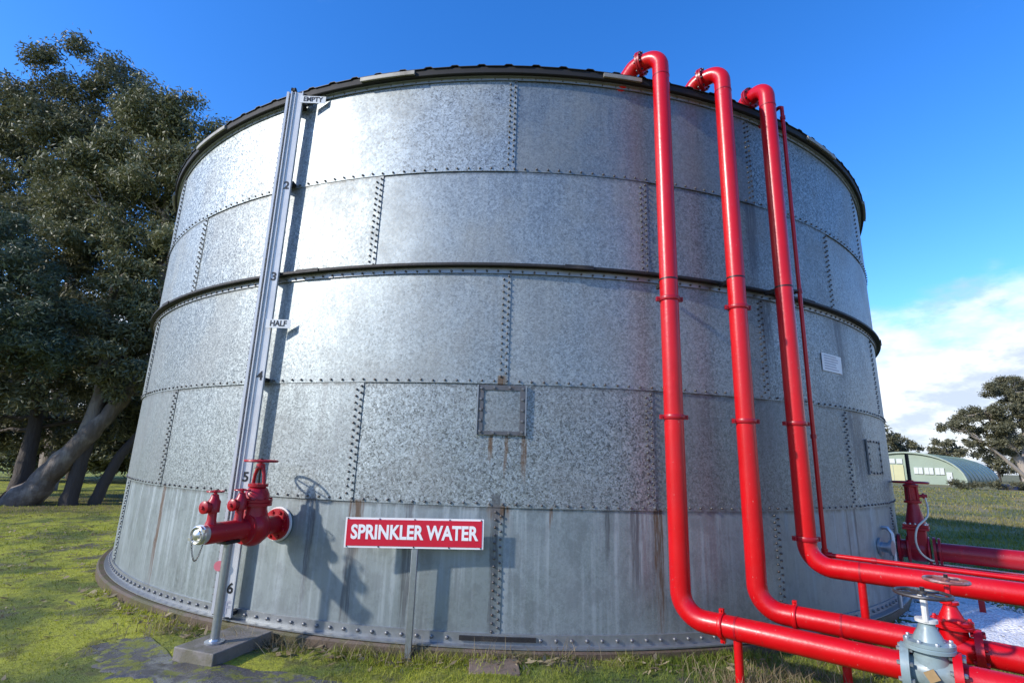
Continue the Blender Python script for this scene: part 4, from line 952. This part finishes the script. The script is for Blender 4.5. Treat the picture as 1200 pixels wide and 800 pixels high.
# ------------------------------------------------------------------ grass
def blades(name, mat, x, y, h, w, seed, lean=.45, lift=0.):
    r = np.random.default_rng(seed); N = len(x); z = gz(x, y)-.004+lift
    th = r.uniform(0, 2*PI, N); s = np.stack([np.cos(th), np.sin(th), np.zeros(N)], -1)
    ph = r.uniform(0, 2*PI, N); k = np.abs(r.normal(0, lean, N)); d = np.stack([np.cos(ph)*k, np.sin(ph)*k, np.ones(N)], -1); d /= np.linalg.norm(d, axis=1)[:, None]
    B = np.stack([x, y, z], -1); bend = np.stack([np.cos(ph), np.sin(ph), -.35*np.ones(N)], -1)*(h*r.uniform(.05, .4, N))[:, None]
    h = h[:, None]; w = w[:, None]
    V = np.stack([B-s*w*.5, B+s*w*.5, B+d*h*.55+s*w*.36, B+d*h+bend, B+d*h*.55-s*w*.36], 1).reshape(-1, 3)
    q = np.arange(N)*5; F = np.concatenate([np.stack([q, q+1, q+2, q+4], -1), np.stack([q+4, q+2, q+3, q+3], -1)])
    F3 = np.stack([q, q+1, q+2], -1), np.stack([q, q+2, q+4], -1), np.stack([q+4, q+2, q+3], -1)
    rv = r.uniform(0, 1, N)
    return kind(link(name, fast_mesh(name, V, np.concatenate(F3), np.tile(rv, 3)), MAT and mat), 'stuff')
def vnoise(x, y, f, seed):
    r = np.random.default_rng(seed); z = 0
    for i in range(7):
        a = r.uniform(0, 6.28); k = f*r.uniform(.6, 1.7); z = z+np.sin(k*(x*np.cos(a)+y*np.sin(a))+r.uniform(0, 6.28))
    return z/7**.5/1.0
PUD = np.array([(-3.5, -6.55), (-3.2, -6.42), (-2.98, -6.62), (-2.85, -6.9), (-2.35, -7.15), (-1.6, -7.08), (-1.2, -7.3), (-1.9, -7.55), (-2.7, -7.32), (-3.15, -7.05)])
PTH = np.array([(4.0, -5.75), (4.6, -4.9), (5.5, -3.9), (6.1, -3.6), (6.15, -4.25), (6.2, -4.7), (6.9, -5.2), (7.6, -5.6), (7.3, -6.6), (6.2, -6.7), (5.2, -6.5), (4.6, -6.15)])
def inside(P, x, y):
    c = np.zeros(len(x), bool); n = len(P)
    for i in range(n):
        (x0, y0), (x1, y1) = P[i], P[(i+1) % n]
        if y0 != y1: c ^= ((y0 > y) != (y1 > y)) & (x < (x1-x0)*(y-y0)/(y1-y0)+x0)
    return c
def scatter(n, d0, d1, seed, power=1.):
    # spread round the viewer's side of the tank, thinning with distance
    r = np.random.default_rng(seed); d = d0*(d1/d0)**(r.uniform(0, 1, n)**power); th = rad(90)+r.uniform(rad(-62), rad(62), n)
    x = d*np.cos(th); y = -11.46+d*np.sin(th)
    ok = (np.hypot(x+.055, y-.03) > R+.14) & ~inside(PTH, x, y)
    inp = inside(PUD, x, y); ok &= ~inp | (r.uniform(0, 1, n) < .22)
    dx, dy = x-hc.x, y-hc.y; tt = abs(dx*math.cos(rad(HA))+dy*math.sin(rad(HA))); rr = abs(dx*math.sin(rad(HA))-dy*math.cos(rad(HA))); ok &= ~((tt < .24) & (rr < .35))
    ok &= ~((abs(x+.08) < .2) & (abs(y+6.985) < .155))
    return x[ok], y[ok], d[ok], r
x, y, d, r = scatter(300000, 3.2, 26, 1)
den = vnoise(x, y, 1.6, 5)+.5*vnoise(x, y, 4.5, 6); keep = r.uniform(-1.6, .9, len(x)) < den; x, y, d = x[keep], y[keep], d[keep]
rightness = np.clip((x+2.2)/2.5, 0, 1)
h = (.020+.018*rightness)*r.uniform(.5, 1.6, len(x))*(d/5)**.45; w = .0045*(d/4.5)**.85*r.uniform(.7, 1.4, len(x))
blades('grass', 'grass_blades', x, y, h, w, 3, .6)
x, y, d, r = scatter(60000, 3.2, 9, 2, 1.2); keep = (x > -1.5) & (vnoise(x, y, 2.5, 8) > -.5); x, y, d = x[keep], y[keep], d[keep]
blades('grass', 'grass_blades', x, y, .036*r.uniform(.5, 1.8, len(x)), .005*r.uniform(.7, 1.4, len(x)), 4, .55)
# longer growth against the plinth
r = np.random.default_rng(9); N = 9000; a = r.uniform(-42, 34, N); q = R+.15+np.abs(r.normal(0, .10, N)); x = q*np.sin(np.radians(a))-.055; y = -q*np.cos(np.radians(a))+.03
k = (vnoise(a, a*0, .9, 12) > -.2) & ((a > -13) | (r.uniform(0, 1, N) < .25)) & ~((a > -23.5) & (a < -15)); x, y = x[k], y[k]
blades('grass', 'grass_blades', x, y, .062*r.uniform(.4, 1.7, len(x)), .0055*r.uniform(.7, 1.3, len(x)), 10, .5)
# dry straw: by the pad, at the first pipe support, along the plinth
P = []
for cx, cy, sx_, sy_, n in ((-1.95, -6.62, .22, .07, 260), (-3.15, -6.25, .2, .10, 160), (1.85, -7.06, .20, .10, 420), (2.35, -7.0, .25, .12, 240), (-.4, -6.85, .35, .05, 150), (.5, -6.83, .4, .04, 120), (-1.1, -6.8, .3, .05, 110), (3.0, -6.6, .3, .2, 200)):
    P.append(np.stack([r.normal(cx, sx_, n), r.normal(cy, sy_, n)], -1))
P = np.concatenate(P); k = np.hypot(P[:, 0]+.055, P[:, 1]-.03) > R+.14; P = P[k]
blades('dry_grass', 'dry_blades', P[:, 0], P[:, 1], .13*r.uniform(.4, 1.7, len(P)), .005*r.uniform(.6, 1.3, len(P)), 14, .9)
# fallen gum leaves and twigs, mostly under the grove and against the plinth
N = 2600; lx = np.concatenate([r.normal(-8, 4.2, N), r.uniform(-4.6, 3., 500)]); ly = np.concatenate([r.normal(-1.5, 3.6, N), -np.sqrt(np.maximum(0, (R+.22)**2-0))*np.ones(500)])
la = np.radians(r.uniform(-45, 20, 500)); lq = R+.16+np.abs(r.normal(0, .12, 500)); lx[N:] = lq*np.sin(la); ly[N:] = -lq*np.cos(la)
k = (np.hypot(lx+.055, ly-.03) > R+.14) & (lx > -16); lx, ly = lx[k], ly[k]; n = len(lx); th = r.uniform(0, 2*PI, n); L_ = r.uniform(.04, .11, n); dv = np.stack([np.cos(th), np.sin(th), r.normal(0, .25, n)], -1)*L_[:, None]; sv_ = np.stack([-np.sin(th), np.cos(th), r.normal(0, .5, n)], -1)*(L_*.16)[:, None]
B = np.stack([lx, ly, gz(lx, ly)+.022], -1); V = np.stack([B, B+dv*.5+sv_, B+dv, B+dv*.5-sv_], 1).reshape(-1, 3)
kind(link('leaf_litter', fast_mesh('leaf_litter', V, np.arange(4*n).reshape(n, 4), r.uniform(0, 1, n)), 'dry_blades'), 'stuff')
# stones spilling off the white path and pebbles by the plinth
def pebbles(name, mat, xs, ys, rs):
    T = np.array([(1, 0, 0), (-1, 0, 0), (0, 1, 0), (0, -1, 0), (0, 0, .7), (0, 0, -.7)], float); Fq = np.array([(0, 2, 4), (2, 1, 4), (1, 3, 4), (3, 0, 4), (2, 0, 5), (1, 2, 5), (3, 1, 5), (0, 3, 5)])
    Vs = []; Fs = []
    for i_, (x_, y_, q_) in enumerate(zip(xs, ys, rs)):
        a_ = r.uniform(0, 6.28); A = np.array([[np.cos(a_), np.sin(a_), 0], [-np.sin(a_), np.cos(a_), 0], [0, 0, 1]])
        Vs.append((T*r.uniform(.6, 1.3, (6, 1)))@A*q_+np.array([x_, y_, float(gz(x_, y_))+.012])); Fs.append(Fq+6*i_)
    return kind(link(name, fast_mesh(name, np.concatenate(Vs), np.concatenate(Fs), smooth=False), mat), 'stuff')
e_ = []
for i_ in range(len(PTH)):
    p_, q_ = PTH[i_], PTH[(i_+1) % len(PTH)]
    for t_ in r.uniform(0, 1, 110): e_.append(p_+(q_-p_)*t_+r.normal(0, .09, 2))
e_ = np.array(e_); pebbles('loose_gravel', 'white_gravel', e_[:, 0], e_[:, 1], r.uniform(.008, .024, len(e_)))
# field tussocks far right
N = 26000; d = 12*(75/12)**r.uniform(0, 1, N); th = rad(90)-np.radians(r.uniform(20, 55, N)); x = d*np.cos(th); y = -11.46+d*np.sin(th); k = (np.hypot(x, y) > R+2) & (x > 5); x, y, d = x[k], y[k], d[k]
blades('grass', 'grass_blades', x, y, .10*r.uniform(.4, 1.5, len(x))*(d/20)**.3, .016*(d/14)*r.uniform(.6, 1.4, len(x)), 16, .5)
